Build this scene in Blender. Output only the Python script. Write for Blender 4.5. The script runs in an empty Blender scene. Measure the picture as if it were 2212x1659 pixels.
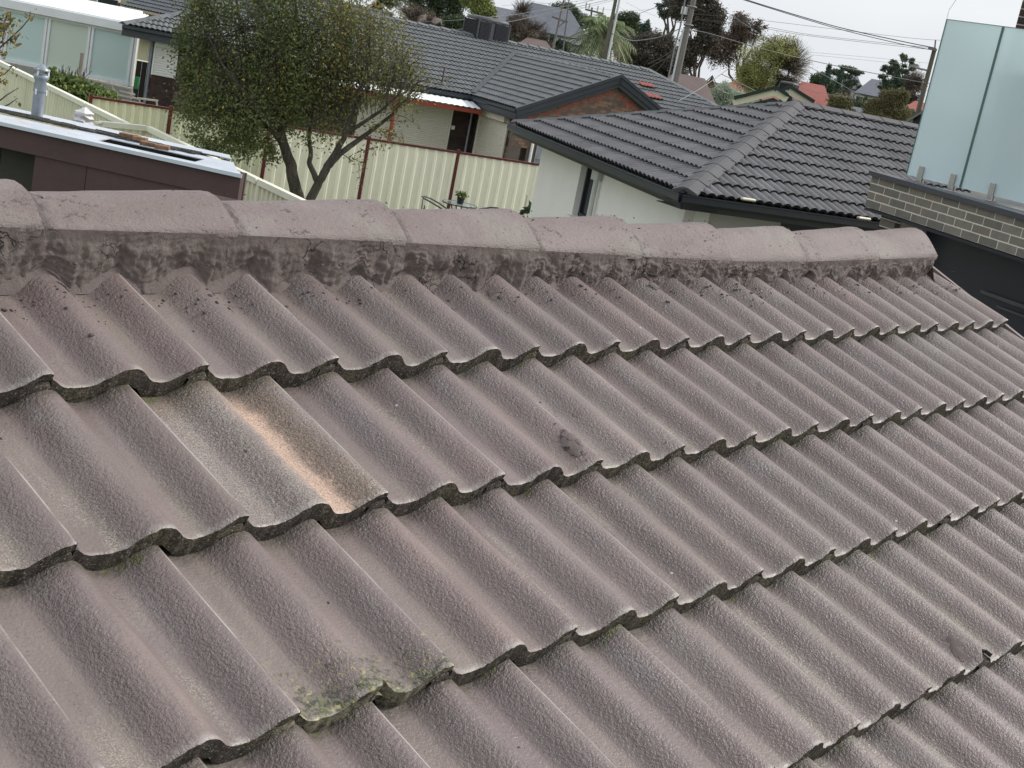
import bpy, bmesh, math, random
import numpy as np
from mathutils import Vector, Matrix, noise
random.seed(7); NR = np.random.RandomState(11)
scene = bpy.context.scene
COL = scene.collection

# ------------------------------------------------------------------ camera
EYE = Vector((-1.23404555, -1.87538438, 4.5))
RW = Matrix(((0.64594113, -0.73882779, 0.19207694), (-0.05623013, -0.29697642, -0.95322777), (0.76131349, 0.60492851, -0.23337367)))
FPX = 5615.78 / 1.8228            # focal length in pixels of a 2212 wide picture
cam_d = bpy.data.cameras.new('camera'); cam = bpy.data.objects.new('camera', cam_d); COL.objects.link(cam)
cam_d.sensor_width = 36.0; cam_d.lens = 36.0 * 5615.78 / 4032.0
cam_d.clip_start = 0.05; cam_d.clip_end = 3000
R3 = Matrix((RW[0], -Vector(RW[1]), -Vector(RW[2]))).transposed()
cam.matrix_world = Matrix.Translation(EYE) @ R3.to_4x4()
scene.camera = cam

# ------------------------------------------------------------------ world, sun, exposure
SUN_AZ, SUN_EL = math.radians(-26), math.radians(37)      # azimuth measured from +X towards +Y
w = bpy.data.worlds.new('World'); scene.world = w; w.use_nodes = True
nt = w.node_tree; nt.nodes.clear()
wo = nt.nodes.new('ShaderNodeOutputWorld')
sky = nt.nodes.new('ShaderNodeTexSky'); sky.sky_type = 'NISHITA'; sky.sun_disc = False
sky.sun_elevation = SUN_EL; sky.sun_rotation = math.radians(90) - SUN_AZ; sky.air_density = 1.0; sky.dust_density = 3.0
bg1 = nt.nodes.new('ShaderNodeBackground'); bg1.inputs['Strength'].default_value = 0.065
nt.links.new(sky.outputs[0], bg1.inputs[0])
tc = nt.nodes.new('ShaderNodeTexCoord'); mp = nt.nodes.new('ShaderNodeMapping'); mp.inputs['Scale'].default_value = (1.2, 1.2, 4.0)
nt.links.new(tc.outputs['Generated'], mp.inputs[0])
nz = nt.nodes.new('ShaderNodeTexNoise'); nz.inputs['Scale'].default_value = 1.6; nz.inputs['Detail'].default_value = 6; nz.inputs['Roughness'].default_value = .5
nt.links.new(mp.outputs[0], nz.inputs['Vector'])
cr = nt.nodes.new('ShaderNodeValToRGB'); cr.color_ramp.elements[0].position = .3; cr.color_ramp.elements[1].position = .72
cr.color_ramp.elements[0].color = (.62, .66, .71, 1); cr.color_ramp.elements[1].color = (.83, .85, .865, 1)
nt.links.new(nz.outputs['Fac'], cr.inputs[0])
bg2 = nt.nodes.new('ShaderNodeBackground'); bg2.inputs['Strength'].default_value = 0.60
nt.links.new(cr.outputs[0], bg2.inputs[0])
mx = nt.nodes.new('ShaderNodeMixShader'); mx.inputs[0].default_value = .88
nt.links.new(bg1.outputs[0], mx.inputs[1]); nt.links.new(bg2.outputs[0], mx.inputs[2]); nt.links.new(mx.outputs[0], wo.inputs[0])
sd = bpy.data.lights.new('sun', 'SUN'); sd.energy = 1.5; sd.angle = math.radians(12); sd.color = (1.0, .965, .92)
so = bpy.data.objects.new('sun', sd); COL.objects.link(so)
sdir = Vector((math.cos(SUN_EL)*math.cos(SUN_AZ), math.cos(SUN_EL)*math.sin(SUN_AZ), math.sin(SUN_EL)))
so.rotation_euler = sdir.to_track_quat('Z', 'Y').to_euler()
so.location = (0, 0, 40)
vs = scene.view_settings; vs.view_transform = 'Standard'; vs.look = 'None'; vs.exposure = 1.08; vs.gamma = 1.0; vs.use_curve_mapping = False
scene.render.resolution_x = 1024; scene.render.resolution_y = 768

# ------------------------------------------------------------------ survey helpers: sight line through a photo point, measured at a real height / distance / plane
def sight(px, py):
    return Vector(RW.transposed() @ Vector(((px-1106)/FPX, (py-829.5)/FPX, 1.0)))
def atz(px, py, z):
    r = sight(px, py); return EYE + r*((z-EYE.z)/r.z)
def atd(px, py, D):
    r = sight(px, py); return EYE + r*(D/math.hypot(r.x, r.y))
def atp(px, py, p, n):
    r = sight(px, py); return EYE + r*((Vector(p)-EYE).dot(n)/r.dot(n))
def V3(x, y, z): return Vector((x, y, z))

# ------------------------------------------------------------------ object helpers
WM = {}
def place(o, parent, M=None):
    M = M or Matrix.Identity(4)
    WM[o.name] = M
    if parent is not None:
        o.parent = parent; o.matrix_parent_inverse = WM[parent.name].inverted()
    o.matrix_basis = M if parent is None else M
    return o
def thing(name, label, cat, loc, group=None):
    o = bpy.data.objects.new(name, None); COL.objects.link(o); o.empty_display_size = .3
    place(o, None, Matrix.Translation(Vector(loc)))
    o['label'] = label; o['category'] = cat
    if group: o['group'] = group
    return o
def tag(o, label=None, cat=None, group=None, kind=None):
    if label: o['label'] = label
    if cat: o['category'] = cat
    if group: o['group'] = group
    if kind: o['kind'] = kind
    return o
def link(name, me, parent, M=None):
    o = bpy.data.objects.new(name, me); COL.objects.link(o); place(o, parent, M); return o
class MB:
    def __init__(s): s.v = []; s.f = []; s.m = []; s.sm = []
    def add(s, vs, fs, mi=0, smooth=False):
        b = len(s.v); s.v += [tuple(v) for v in vs]
        for f in fs: s.f.append(tuple(b+i for i in f)); s.m.append(mi); s.sm.append(smooth)
        return s
    def box(s, c, size, R=None, mi=0):
        c = Vector(c); hx, hy, hz = size[0]/2, size[1]/2, size[2]/2
        P = [Vector((x, y, z)) for x in (-hx, hx) for y in (-hy, hy) for z in (-hz, hz)]
        if R is not None: P = [R @ p for p in P]
        return s.add([c+p for p in P], [(0,1,3,2),(4,6,7,5),(0,4,5,1),(2,3,7,6),(0,2,6,4),(1,5,7,3)], mi)
    def bar(s, a, b, w, h, up=Vector((0,0,1)), mi=0):
        a = Vector(a); b = Vector(b); d = (b-a); L = d.length; d.normalize()
        x = d.cross(up);
        if x.length < 1e-4: x = d.cross(Vector((1,0,0)))
        x.normalize(); z = x.cross(d)
        R = Matrix((x, d, z)).transposed()
        return s.box((a+b)/2, (w, L, h), R, mi)
    def tube(s, pts, rad, n=8, mi=0, cap=True, smooth=True):
        pts = [Vector(p) for p in pts]; m = len(pts)
        if not hasattr(rad, '__len__'): rad = [rad]*m
        rings = []; ref = None
        for i, p in enumerate(pts):
            d = (pts[min(i+1, m-1)]-pts[max(i-1, 0)]).normalized()
            if ref is None: ref = Vector((0,0,1)) if abs(d.z) < .9 else Vector((1,0,0))
            x = d.cross(ref).normalized(); y = x.cross(d).normalized(); ref = y
            rings.append([p+(x*math.cos(2*math.pi*k/n)+y*math.sin(2*math.pi*k/n))*rad[i] for k in range(n)])
        vs = [v for r in rings for v in r]; fs = []
        for i in range(m-1):
            for k in range(n): fs.append((i*n+k, i*n+(k+1)%n, (i+1)*n+(k+1)%n, (i+1)*n+k))
        s.add(vs, fs, mi, smooth)
        if cap and n > 3: s.add(rings[0]+rings[-1], [tuple(range(n)), tuple(range(2*n-1, n-1, -1))], mi)
        return s
    def quad(s, a, b, c, d, mi=0): return s.add([a, b, c, d], [(0,1,2,3)], mi)
    def prism(s, poly, off, mi=0):
        n = len(poly); P = [Vector(p) for p in poly]; Q = [p+Vector(off) for p in P]
        return s.add(P+Q, [tuple(range(n)), tuple(range(2*n-1, n-1, -1))]+[(i, n+i, n+(i+1)%n, (i+1)%n) for i in range(n)], mi)
    def mesh(s, name, mats):
        me = bpy.data.meshes.new(name); me.from_pydata(s.v, [], s.f)
        for m in (mats if isinstance(mats, (list, tuple)) else [mats]): me.materials.append(m)
        me.polygons.foreach_set('material_index', s.m); me.polygons.foreach_set('use_smooth', s.sm)
        me.update()
        return me
    def build(s, name, mats, parent=None, fix=True, bevel=0, M=None):
        me = s.mesh(name, mats)
        if fix or bevel:
            bm = bmesh.new(); bm.from_mesh(me)
            if bevel: bmesh.ops.bevel(bm, geom=bm.edges[:], offset=bevel, segments=1, affect='EDGES', clamp_overlap=True)
            if fix: bmesh.ops.recalc_face_normals(bm, faces=bm.faces)
            bm.to_mesh(me); bm.free()
        return link(name, me, parent, M)

# ------------------------------------------------------------------ materials
def newmat(name):
    m = bpy.data.materials.new(name); m.use_nodes = True; n = m.node_tree.nodes; n.clear()
    o = n.new('ShaderNodeOutputMaterial'); b = n.new('ShaderNodeBsdfPrincipled'); m.node_tree.links.new(b.outputs[0], o.inputs[0])
    return m, m.node_tree, b
def nodeset(t):
    N = t.nodes.new; L = t.links.new
    def noise_(vec, sc, det=3, rough=.5, dist=0):
        x = N('ShaderNodeTexNoise'); x.inputs['Scale'].default_value = sc; x.inputs['Detail'].default_value = det; x.inputs['Roughness'].default_value = rough; x.inputs['Distortion'].default_value = dist
        if vec is not None: L(vec, x.inputs['Vector'])
        return x.outputs['Fac']
    def math_(op, a, b=None, c=None, clamp=False):
        x = N('ShaderNodeMath'); x.operation = op; x.use_clamp = clamp
        for i, q in enumerate((a, b, c)):
            if q is None: continue
            if isinstance(q, (int, float)): x.inputs[i].default_value = q
            else: L(q, x.inputs[i])
        return x.outputs[0]
    def ramp(f, a, b, lo=0., hi=1.):
        x = N('ShaderNodeMapRange'); x.inputs[1].default_value = a; x.inputs[2].default_value = b; x.inputs[3].default_value = lo; x.inputs[4].default_value = hi; x.clamp = True
        L(f, x.inputs[0]); return x.outputs[0]
    def mix(f, a, b, blend='MIX'):
        x = N('ShaderNodeMix'); x.data_type = 'RGBA'; x.blend_type = blend
        for sock, q in ((x.inputs[0], f), (x.inputs[6], a), (x.inputs[7], b)):
            if isinstance(q, (int, float)): sock.default_value = q
            elif isinstance(q, tuple): sock.default_value = (*q[:3], 1)
            else: L(q, sock)
        return x.outputs[2]
    def bump(h, s, d, prev=None):
        x = N('ShaderNodeBump'); x.inputs['Strength'].default_value = s; x.inputs['Distance'].default_value = d; L(h, x.inputs['Height'])
        if prev is not None: L(prev, x.inputs['Normal'])
        return x.outputs[0]
    def coords(kind='Object'): return N('ShaderNodeTexCoord').outputs[kind]
    def pos(): return N('ShaderNodeNewGeometry').outputs['Position']
    def mapping(v, sc=(1,1,1), loc=(0,0,0)):
        x = N('ShaderNodeMapping'); x.inputs['Scale'].default_value = sc; x.inputs['Location'].default_value = loc; L(v, x.inputs[0]); return x.outputs[0]
    def rnd(): return N('ShaderNodeObjectInfo').outputs['Random']
    def sep(v):
        x = N('ShaderNodeSeparateXYZ'); L(v, x.inputs[0]); return x.outputs
    def hsv(c, hue=None, s=None, v=None):
        x = N('ShaderNodeHueSaturation')
        for k, q in (('Hue', hue), ('Saturation', s), ('Value', v)):
            if q is None: continue
            if isinstance(q, (int, float)): x.inputs[k].default_value = q
            else: L(q, x.inputs[k])
        if isinstance(c, tuple): x.inputs['Color'].default_value = (*c[:3], 1)
        else: L(c, x.inputs['Color'])
        return x.outputs[0]
    class K: pass
    k = K(); k.N = N; k.L = L; k.noise = noise_; k.math = math_; k.ramp = ramp; k.mix = mix; k.bump = bump; k.coords = coords; k.pos = pos; k.mapping = mapping; k.rnd = rnd; k.sep = sep; k.hsv = hsv
    return k
def M_(name, col, rough=.8, var=.18, vs=2.5, bump=.15, bs=40, bd=.01, metal=0, rv=.0, dirt=None, spec=.4, streak=(1,1,1)):
    m, t, b = newmat(name); k = nodeset(t); p = k.mapping(k.pos(), streak)
    n1 = k.noise(p, vs, 5, .6); n2 = k.noise(p, vs*11, 4, .6)
    v = k.math('ADD', k.ramp(n1, .3, .7, 1-var, 1+var), k.ramp(n2, .3, .7, -var*.5, var*.5))
    if rv: v = k.math('ADD', v, k.ramp(k.rnd(), 0, 1, -rv, rv))
    c = k.hsv(col, None, None, v)
    if dirt: c = k.mix(k.ramp(k.noise(p, vs*1.7, 6, .65), .5, .72), c, dirt)
    k.L(c, b.inputs['Base Color']); b.inputs['Roughness'].default_value = rough; b.inputs['Metallic'].default_value = metal; b.inputs['Specular IOR Level'].default_value = spec
    if bump: k.L(k.bump(k.noise(k.pos(), bs, 4, .6), bump, bd), b.inputs['Normal'])
    return m
def leafmat(name, c1, c2, c3=None, f3=.93, trans=.25, vs=1.2):
    m, t, b = newmat(name); k = nodeset(t)
    ri = k.N('ShaderNodeNewGeometry').outputs['Random Per Island']
    n = k.noise(k.pos(), vs, 3, .6)
    f = k.math('ADD', k.math('MULTIPLY', ri, .6), k.ramp(n, .3, .7, 0, .4))
    c = k.mix(f, c1, c2)
    if c3: c = k.mix(k.math('GREATER_THAN', ri, f3), c, c3)
    k.L(c, b.inputs['Base Color']); b.inputs['Roughness'].default_value = .55; b.inputs['Specular IOR Level'].default_value = .3
    if trans:
        tr = k.N('ShaderNodeBsdfTranslucent'); k.L(c, tr.inputs[0]); ms = k.N('ShaderNodeMixShader'); ms.inputs[0].default_value = trans
        k.L(b.outputs[0], ms.inputs[1]); k.L(tr.outputs[0], ms.inputs[2]); k.L(ms.outputs[0], t.nodes['Material Output'].inputs[0])
    return m
# ================================================================== OUR ROOF (near, tiled)
P = math.radians(22.068); G = .35453; SH = .099; OZ = 3.8609
cP, sP = math.cos(P), math.sin(P)
ROOF = Matrix(((1,0,0,0), (0,cP,-sP,0), (0,sP,cP,OZ), (0,0,0,1)))      # u along the ridge, v up the slope, w out of it
def RP(u, v, w_): return ROOF @ Vector((u, v, w_))
_ps = [(-0.04,-0.016),(0,-0.0083),(0.01,-0.0172),(0.021,-0.0271),(0.033,-0.0317),(0.046,-0.033),(0.072,-0.033),(0.082,-0.031),(0.092,-0.0264),(0.102,-0.0198),(0.112,-0.0129),(0.122,-0.0066),(0.133,-0.002),(0.145,0.0),(0.155,-0.0007),(0.166,-0.0053),(0.176,-0.0139),(0.186,-0.0244),(0.196,-0.0307),(0.208,-0.033),(0.222,-0.033),(0.231,-0.031),(0.241,-0.0264),(0.251,-0.0198),(0.261,-0.0129),(0.271,-0.0066),(0.281,-0.002),(0.291,0.0),(0.3,-0.001)]
def prof(s):
    for (a, ya), (b, yb) in zip(_ps, _ps[1:]):
        if s <= b:
            q = (s-a)/(b-a); 
            return ya+(yb-ya)*(q)
    return _ps[-1][1]
_xs = np.linspace(0, .3, 601); _raw = np.array([prof(x) for x in _xs]); _k = np.hanning(13); _k /= _k.sum()
_pad = np.concatenate([_raw[-301:-1]*0+_raw[-301:-1], _raw, _raw[1:301]]); _smo = np.convolve(_pad, _k, 'same')[300:901]
def prf(s): return float(np.interp(s, _xs, _smo))-.0055*math.exp(-max(s, 0)/.007)

def tile_mat(name, kind='plain'):
    m, t, b = newmat(name); k = nodeset(t)
    oc = k.coords(); r = k.rnd(); s = k.sep(oc)
    off = k.N('ShaderNodeCombineXYZ'); k.L(k.math('MULTIPLY', r, 37.), off.inputs[0]); k.L(k.math('MULTIPLY', r, 91.), off.inputs[1])
    va = k.N('ShaderNodeVectorMath'); va.operation = 'ADD'; k.L(oc, va.inputs[0]); k.L(off.outputs[0], va.inputs[1]); pv = va.outputs[0]
    long_ = k.mapping(pv, (1, .28, 1))
    base = k.mix(k.ramp(k.noise(long_, 11, 4, .6), .3, .7), (.160,.122,.115), (.212,.168,.159))
    fm = k.math('FRACT', k.math('DIVIDE', s[0], .15)); flank = k.ramp(k.math('ABSOLUTE', k.math('SUBTRACT', fm, .74)), .02, .22, 1, 0); pan = k.ramp(k.math('ABSOLUTE', k.math('SUBTRACT', fm, .38)), .16, .30, 1, 0)
    base = k.mix(k.math('MULTIPLY', k.ramp(k.noise(long_, 5, 3, .5), .40, .62), k.math('ADD', k.math('MULTIPLY', pan, .5), .15)), base, (.228,.188,.160))
    base = k.mix(k.math('MULTIPLY', k.ramp(k.noise(long_, 6.3, 3, .5), .5, .66), k.math('SUBTRACT', 1, pan)), base, (.225,.170,.155))
    r3 = k.math('FRACT', k.math('MULTIPLY', r, 13.7)); base = k.hsv(base, k.ramp(k.math('FRACT', k.math('MULTIPLY', r, 5.9)), 0, 1, .493, .509), k.ramp(r3, 0, 1, .90, 1.08), k.ramp(r, 0, 1, .90, 1.08))
    # darker mauve tone in random streaks drawn out along the slope
    base = k.mix(k.math('MULTIPLY', k.ramp(k.noise(long_, 17, 3, .5), .40, .62), .45), base, (.135,.103,.100))
    r2 = k.math('FRACT', k.math('MULTIPLY', r, 7.31))
    worn = k.ramp(k.noise(long_, 7.5, 4, .6, .4), .50, .62)
    worn = k.math('MULTIPLY', k.math('MULTIPLY', worn, k.ramp(r2, .25, .6)), k.math('ADD', k.math('MULTIPLY', pan, .85), .15))
    grit = k.noise(pv, 420, 2, .7); grit2 = k.noise(pv, 210, 3, .6)
    gcol = k.mix(k.ramp(grit, .42, .60), (.13,.105,.09), (.37,.325,.27))
    base = k.mix(k.math('MULTIPLY', worn, k.ramp(grit2, .35, .6)), base, gcol)
    # silvery rough bloom under the lap
    sil = k.math('MULTIPLY', k.ramp(k.noise(k.mapping(pv, (1,.45,1)), 10, 4, .6), .48, .66), k.math('MULTIPLY', k.ramp(s[1], .08, .30), k.math('ADD', flank, .15)))
    base = k.mix(k.math('MULTIPLY', sil, k.ramp(grit2, .42, .54, .0, .75)), base, (.262,.243,.236))
    if kind == 'bare':
        sp = k.noise(pv, 380, 2, .75)
        g1 = k.mix(k.ramp(sp, .43, .56), (.15,.12,.105), (.32,.275,.245))
        orange = k.mix(k.ramp(sp, .38, .56), (.28,.185,.135), (.55,.40,.31))
        brown = k.mix(k.ramp(sp, .4, .58), (.10,.075,.055), (.26,.205,.165))
        wob = k.math('ADD', s[0], k.ramp(k.noise(pv, 14, 5, .7), 0, 1, -.05, .05))
        fo = k.math('MULTIPLY', k.ramp(wob, .140, .180), k.ramp(wob, .240, .29, 1, 0))
        fb = k.math('MULTIPLY', k.ramp(wob, .225, .24), k.ramp(wob, .27, .292, 1, 0))
        top = k.ramp(s[1], .28, .345)
        bb = k.mix(fo, g1, orange); bb = k.mix(k.math('MULTIPLY', fb, .8), bb, brown); bb = k.mix(top, bb, brown)
        keep = k.math('MULTIPLY', k.ramp(k.noise(long_, 10, 4, .6), .48, .62), .40)
        base = k.mix(keep, bb, base)
    # fine speckle, pits, lime spots
    base = k.mix(k.math('MULTIPLY', k.ramp(k.noise(pv, 230, 3, .75), .36, .46, 1, 0), .42), base, (.095,.08,.076))
    pit = k.N('ShaderNodeTexVoronoi'); pit.inputs['Scale'].default_value = 95; k.L(pv, pit.inputs['Vector'])
    pm = k.math('MULTIPLY', k.ramp(pit.outputs['Distance'], .10, .16, 1, 0), k.math('GREATER_THAN', k.sep(pit.outputs['Color'])[0], .72))
    base = k.mix(k.math('MULTIPLY', pm, .8), base, (.07,.06,.055))
    lime = k.N('ShaderNodeTexVoronoi'); lime.inputs['Scale'].default_value = 16; k.L(pv, lime.inputs['Vector'])
    lm = k.math('MULTIPLY', k.ramp(lime.outputs['Distance'], .040, .055, 1, 0), k.math('GREATER_THAN', k.sep(lime.outputs['Color'])[1], .88))
    base = k.mix(lm, base, (.48,.46,.43))
    # highlight painted into the colour as a pale rim on the tile's nose
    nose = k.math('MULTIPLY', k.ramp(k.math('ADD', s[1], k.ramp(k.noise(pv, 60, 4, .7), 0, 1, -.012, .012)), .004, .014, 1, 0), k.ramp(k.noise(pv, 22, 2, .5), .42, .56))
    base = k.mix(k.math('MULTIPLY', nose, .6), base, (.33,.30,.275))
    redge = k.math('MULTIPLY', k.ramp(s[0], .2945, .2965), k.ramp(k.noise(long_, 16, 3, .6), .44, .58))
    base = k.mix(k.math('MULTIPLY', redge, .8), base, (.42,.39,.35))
    ledge_ = k.math('MULTIPLY', k.ramp(s[0], .008, .014, 1, 0), k.ramp(k.noise(long_, 7, 3, .6), .4, .6, .3, 1))
    base = k.mix(ledge_, base, (.035,.030,.026))
    # dirt, with the lap's shade painted in, against the course above
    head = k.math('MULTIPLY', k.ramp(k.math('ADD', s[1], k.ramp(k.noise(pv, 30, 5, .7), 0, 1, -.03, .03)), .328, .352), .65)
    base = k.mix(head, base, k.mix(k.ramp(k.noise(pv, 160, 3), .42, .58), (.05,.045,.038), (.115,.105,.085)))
    gmo = k.math('MULTIPLY', k.ramp(k.math('ADD', s[1], k.ramp(k.noise(pv, 30, 4), 0, 1, -.012, .012)), .334, .346), k.ramp(k.noise(pv, 21, 5, .7), .56, .64))
    base = k.mix(k.math('MULTIPLY', gmo, .8), base, k.mix(k.noise(pv, 180, 2), (.05,.06,.015), (.14,.15,.045)))
    foul = k.math('MULTIPLY', k.ramp(k.noise(pv, 26, 6, .75), .60, .66), k.ramp(k.noise(pv, 3.2, 3, .5), .50, .64))
    base = k.mix(k.math('MULTIPLY', foul, .75), base, (.075,.066,.058))
    if kind == 'moss':
        edge = k.math('ADD', s[1], k.math('MULTIPLY', k.math('ABSOLUTE', k.math('SUBTRACT', s[0], .10)), .15))
        near = k.ramp(edge, .02, .15, 1, 0)
        mn = k.noise(pv, 34, 6, .75)
        mm = k.ramp(k.math('ADD', mn, k.math('MULTIPLY', near, .31)), .71, .82)
        lich = k.mix(k.ramp(k.noise(pv, 120, 3, .6), .45, .56), (.045,.042,.030), (.15,.145,.085))
        base = k.mix(mm, base, lich)
        gm = k.ramp(k.math('ADD', k.noise(pv, 26, 4, .6), k.math('MULTIPLY', k.ramp(edge, .0, .05, 1, 0), .25)), .74, .80)
        base = k.mix(gm, base, k.mix(k.ramp(k.noise(pv, 200, 2), .4, .6), (.06,.08,.012), (.125,.135,.035)))
        ym = k.math('MULTIPLY', k.ramp(k.noise(pv, 85, 3, .65), .60, .66), k.ramp(k.math('ADD', edge, k.ramp(k.noise(pv, 20, 3), 0, 1, -.08, .08)), .03, .13, 1, 0))
        base = k.mix(ym, base, (.34,.30,.12))
    k.L(base, b.inputs['Base Color'])
    k.L(k.ramp(k.noise(long_, 12, 3, .5), .3, .7, .40, .56), b.inputs['Roughness']); b.inputs['Specular IOR Level'].default_value = .55
    n1 = k.noise(pv, 150, 3, .6); n2 = k.noise(pv, 45, 3, .6)
    coarse = k.math('MULTIPLY', k.noise(pv, 260, 2, .6), k.ramp(k.noise(long_, 9, 2), .42, .62, .2, 1.6))
    gm_ = k.math('ADD', k.math('MULTIPLY', flank, .9), .35); nn = k.bump(n2, .30, .004); nn = k.bump(k.math('MULTIPLY', k.noise(pv, 175, 2, .5), gm_), 1.0, .0034, nn); nn = k.bump(k.math('MULTIPLY', k.noise(pv, 330, 2, .6), gm_), 1.0, .0020, nn)
    k.L(nn, b.inputs['Normal'])
    return m
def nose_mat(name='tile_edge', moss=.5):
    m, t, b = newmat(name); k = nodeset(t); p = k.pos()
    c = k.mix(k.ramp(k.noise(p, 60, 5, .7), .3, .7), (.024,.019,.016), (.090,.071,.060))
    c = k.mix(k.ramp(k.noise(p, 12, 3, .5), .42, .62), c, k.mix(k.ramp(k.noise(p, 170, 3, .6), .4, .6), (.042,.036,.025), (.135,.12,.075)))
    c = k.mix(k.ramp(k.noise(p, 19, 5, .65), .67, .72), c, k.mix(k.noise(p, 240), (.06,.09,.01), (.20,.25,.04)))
    c = k.mix(k.ramp(k.noise(p, 230, 3, .6), .58, .68), c, (.33,.30,.24))
    if moss == 1: c = k.mix(k.ramp(k.noise(p, 75, 4, .7), .42, .56), c, k.mix(k.noise(p, 60, 3), (.16,.15,.09), (.30,.28,.20)))
    k.L(c, b.inputs['Base Color']); b.inputs['Roughness'].default_value = .95
    k.L(k.bump(k.noise(p, 110, 5, .7), 1.0, .006), b.inputs['Normal'])
    return m
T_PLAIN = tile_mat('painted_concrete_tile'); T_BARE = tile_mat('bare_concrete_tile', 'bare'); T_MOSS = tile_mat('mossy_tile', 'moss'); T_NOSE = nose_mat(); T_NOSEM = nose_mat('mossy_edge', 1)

def tile_mesh(name, seed, chip=None, mat=None, clip=None):
    NS, NTT = 60, 12
    rs = random.Random(seed); mb = MB()
    ss = [.3*i/NS for i in range(NS+1)]
    ss[0] = .0018; ss[-1] = .2985
    tt = [0, .002, .008, .03, .07, .12, .17, .22, .27, .32, .37, .42, .44]
    o = Vector((rs.random()*50, rs.random()*50, 0))
    def front(s):
        j = .0022*noise.noise(o+Vector((s*60, 0, 0)))+.0016*noise.noise(o+Vector((s*170, 3, 0)))
        if chip:
            for c0, w0, d0 in chip:
                if abs(s-c0) < w0: j += d0*(1-(abs(s-c0)/w0)**2)*(1+.35*noise.noise(o+Vector((s*230, 9, 0))))
        return j
    top = []
    for j, t_ in enumerate(tt):
        for s in ss:
            fr = front(s)
            v = t_ + fr*max(0, 1-t_/.03) if t_ < .03 else t_
            z = prf(s)-SH*v + .0007*noise.noise(o+Vector((s*30, v*30, 5))) - (.0016 if j == 0 else 0)
            top.append((s, v, z))
    n = len(ss); fs = []
    for j in range(len(tt)-1):
        for i in range(n-1): fs.append((j*n+i, j*n+i+1, (j+1)*n+i+1, (j+1)*n+i))
    mb.add(top, fs, 0, True)
    # rough front nose, three rows
    fr = []
    for r_ in range(4):
        for s in ss:
            q = r_/3; th = .0390
            if s > .262: th = .0165
            v = front(s)+.0025*q*(1 if r_ == 3 else .4)+(.0018*noise.noise(o+Vector((s*120, r_*7, 2))) if r_ else 0)
            z = prf(s)-.0016-th*q - SH*front(s)+(.0032*noise.noise(o+Vector((s*80, 1, 8)))+.0028*noise.noise(o+Vector((s*260, 1, 4))) if r_ == 3 else 0)
            fr.append((s, v, z))
    fs = []
    for r_ in range(3):
        for i in range(n-1): fs.append((r_*n+i, (r_+1)*n+i, (r_+1)*n+i+1, r_*n+i+1))
    mb.add(fr, fs, 1, True)
    # underside + head + right side
    bot = []
    for t_ in (.0025, .44):
        for s in ss: bot.append((s, t_, prf(s)-SH*t_-(.0095 if s > .262 else .021)-.0016))
    mb.add(bot, [(i, n+i, n+i+1, i+1) for i in range(n-1)], 1, True)
    for i in (0, n-1):
        side = [(ss[i], t_, prf(ss[i])-SH*t_) for t_ in (0, .44)]; sb = [(a, b_, c-(.0095 if i else .021)) for a, b_, c in side]
        mb.add(side+sb, [(0,1,3,2)], 1)
    # interlocking lip that runs under the left-hand neighbour
    lip = []
    for t_ in (-.001, .44):
        for q in range(7):
            s = -.036+.038*q/6; lip.append((s, t_+.002*noise.noise(o+Vector((q, 5, 5))), prf(.3+s if s < 0 else 0)-.0180-SH*t_))
    for t_ in (-.001,):
        for q in range(7):
            s = -.036+.038*q/6; lip.append((s, t_+.001, prf(.3+s if s < 0 else 0)-.0180-.017+.002*noise.noise(o+Vector((q*3, 7, 5)))))
    mb.add(lip, [(i, i+1, 8+i, 7+i) for i in range(6)]+[(i, 14+i, 15+i, i+1) for i in range(6)], 1, True)
    me = mb.mesh(name, [mat or T_PLAIN, T_NOSEM if mat is T_MOSS else T_NOSE])
    if clip is not None:
        bm = bmesh.new(); bm.from_mesh(me)
        bmesh.ops.bisect_plane(bm, geom=bm.verts[:]+bm.edges[:]+bm.faces[:], plane_co=(clip,0,0), plane_no=(1,0,0), clear_outer=True)
        bm.to_mesh(me); bm.free()
    return me
house = thing('house', 'near house whose mauve painted concrete tiled roof fills the foreground', 'house', (1.0, -2.0, 0))
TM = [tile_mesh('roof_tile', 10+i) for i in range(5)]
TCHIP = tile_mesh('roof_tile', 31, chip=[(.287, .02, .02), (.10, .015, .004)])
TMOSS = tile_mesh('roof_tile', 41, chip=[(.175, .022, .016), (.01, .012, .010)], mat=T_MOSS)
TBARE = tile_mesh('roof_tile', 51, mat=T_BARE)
UL, UR = -2.4, 3.965
for kx in range(0, 9):
    off = 0.0 if kx % 2 == 0 else -.15
    i0 = int(math.floor((UL-off)/.3)); i = i0
    while off+i*.3 < UR-.02:
        u = off+i*.3
        me = random.choice(TM); lab = None
        # course k: joint i=0 is numbered from the joint nearest the left picture edge
        if kx == 1 and abs(u-(.3*1-.15)) < .01: me = TBARE; lab = 'bare tile worn to speckled grey with an orange streak along its right pan'
        if kx == 2 and abs(u-(.3*1-.30)) < .01: me = TMOSS; lab = 'tile with yellow-green lichen and moss at its chipped lower edge'
        if kx == 3 and abs(u-(.3*3+.45)) < .01: me = TCHIP; lab = 'tile with its lower right corner broken off'
        if u+.3 > UR+.03: me = tile_mesh('roof_tile', 77+kx, clip=UR-u+(.0))
        M = ROOF @ Matrix.Translation((u+random.uniform(-.0016,.0016), -kx*G+random.uniform(-.002,.002), random.uniform(-.0012,.0012))) @ Matrix.Rotation(random.uniform(-.003,.003), 4, 'Z')
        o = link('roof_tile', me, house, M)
        if lab: o['label'] = lab
        i += 1
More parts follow.
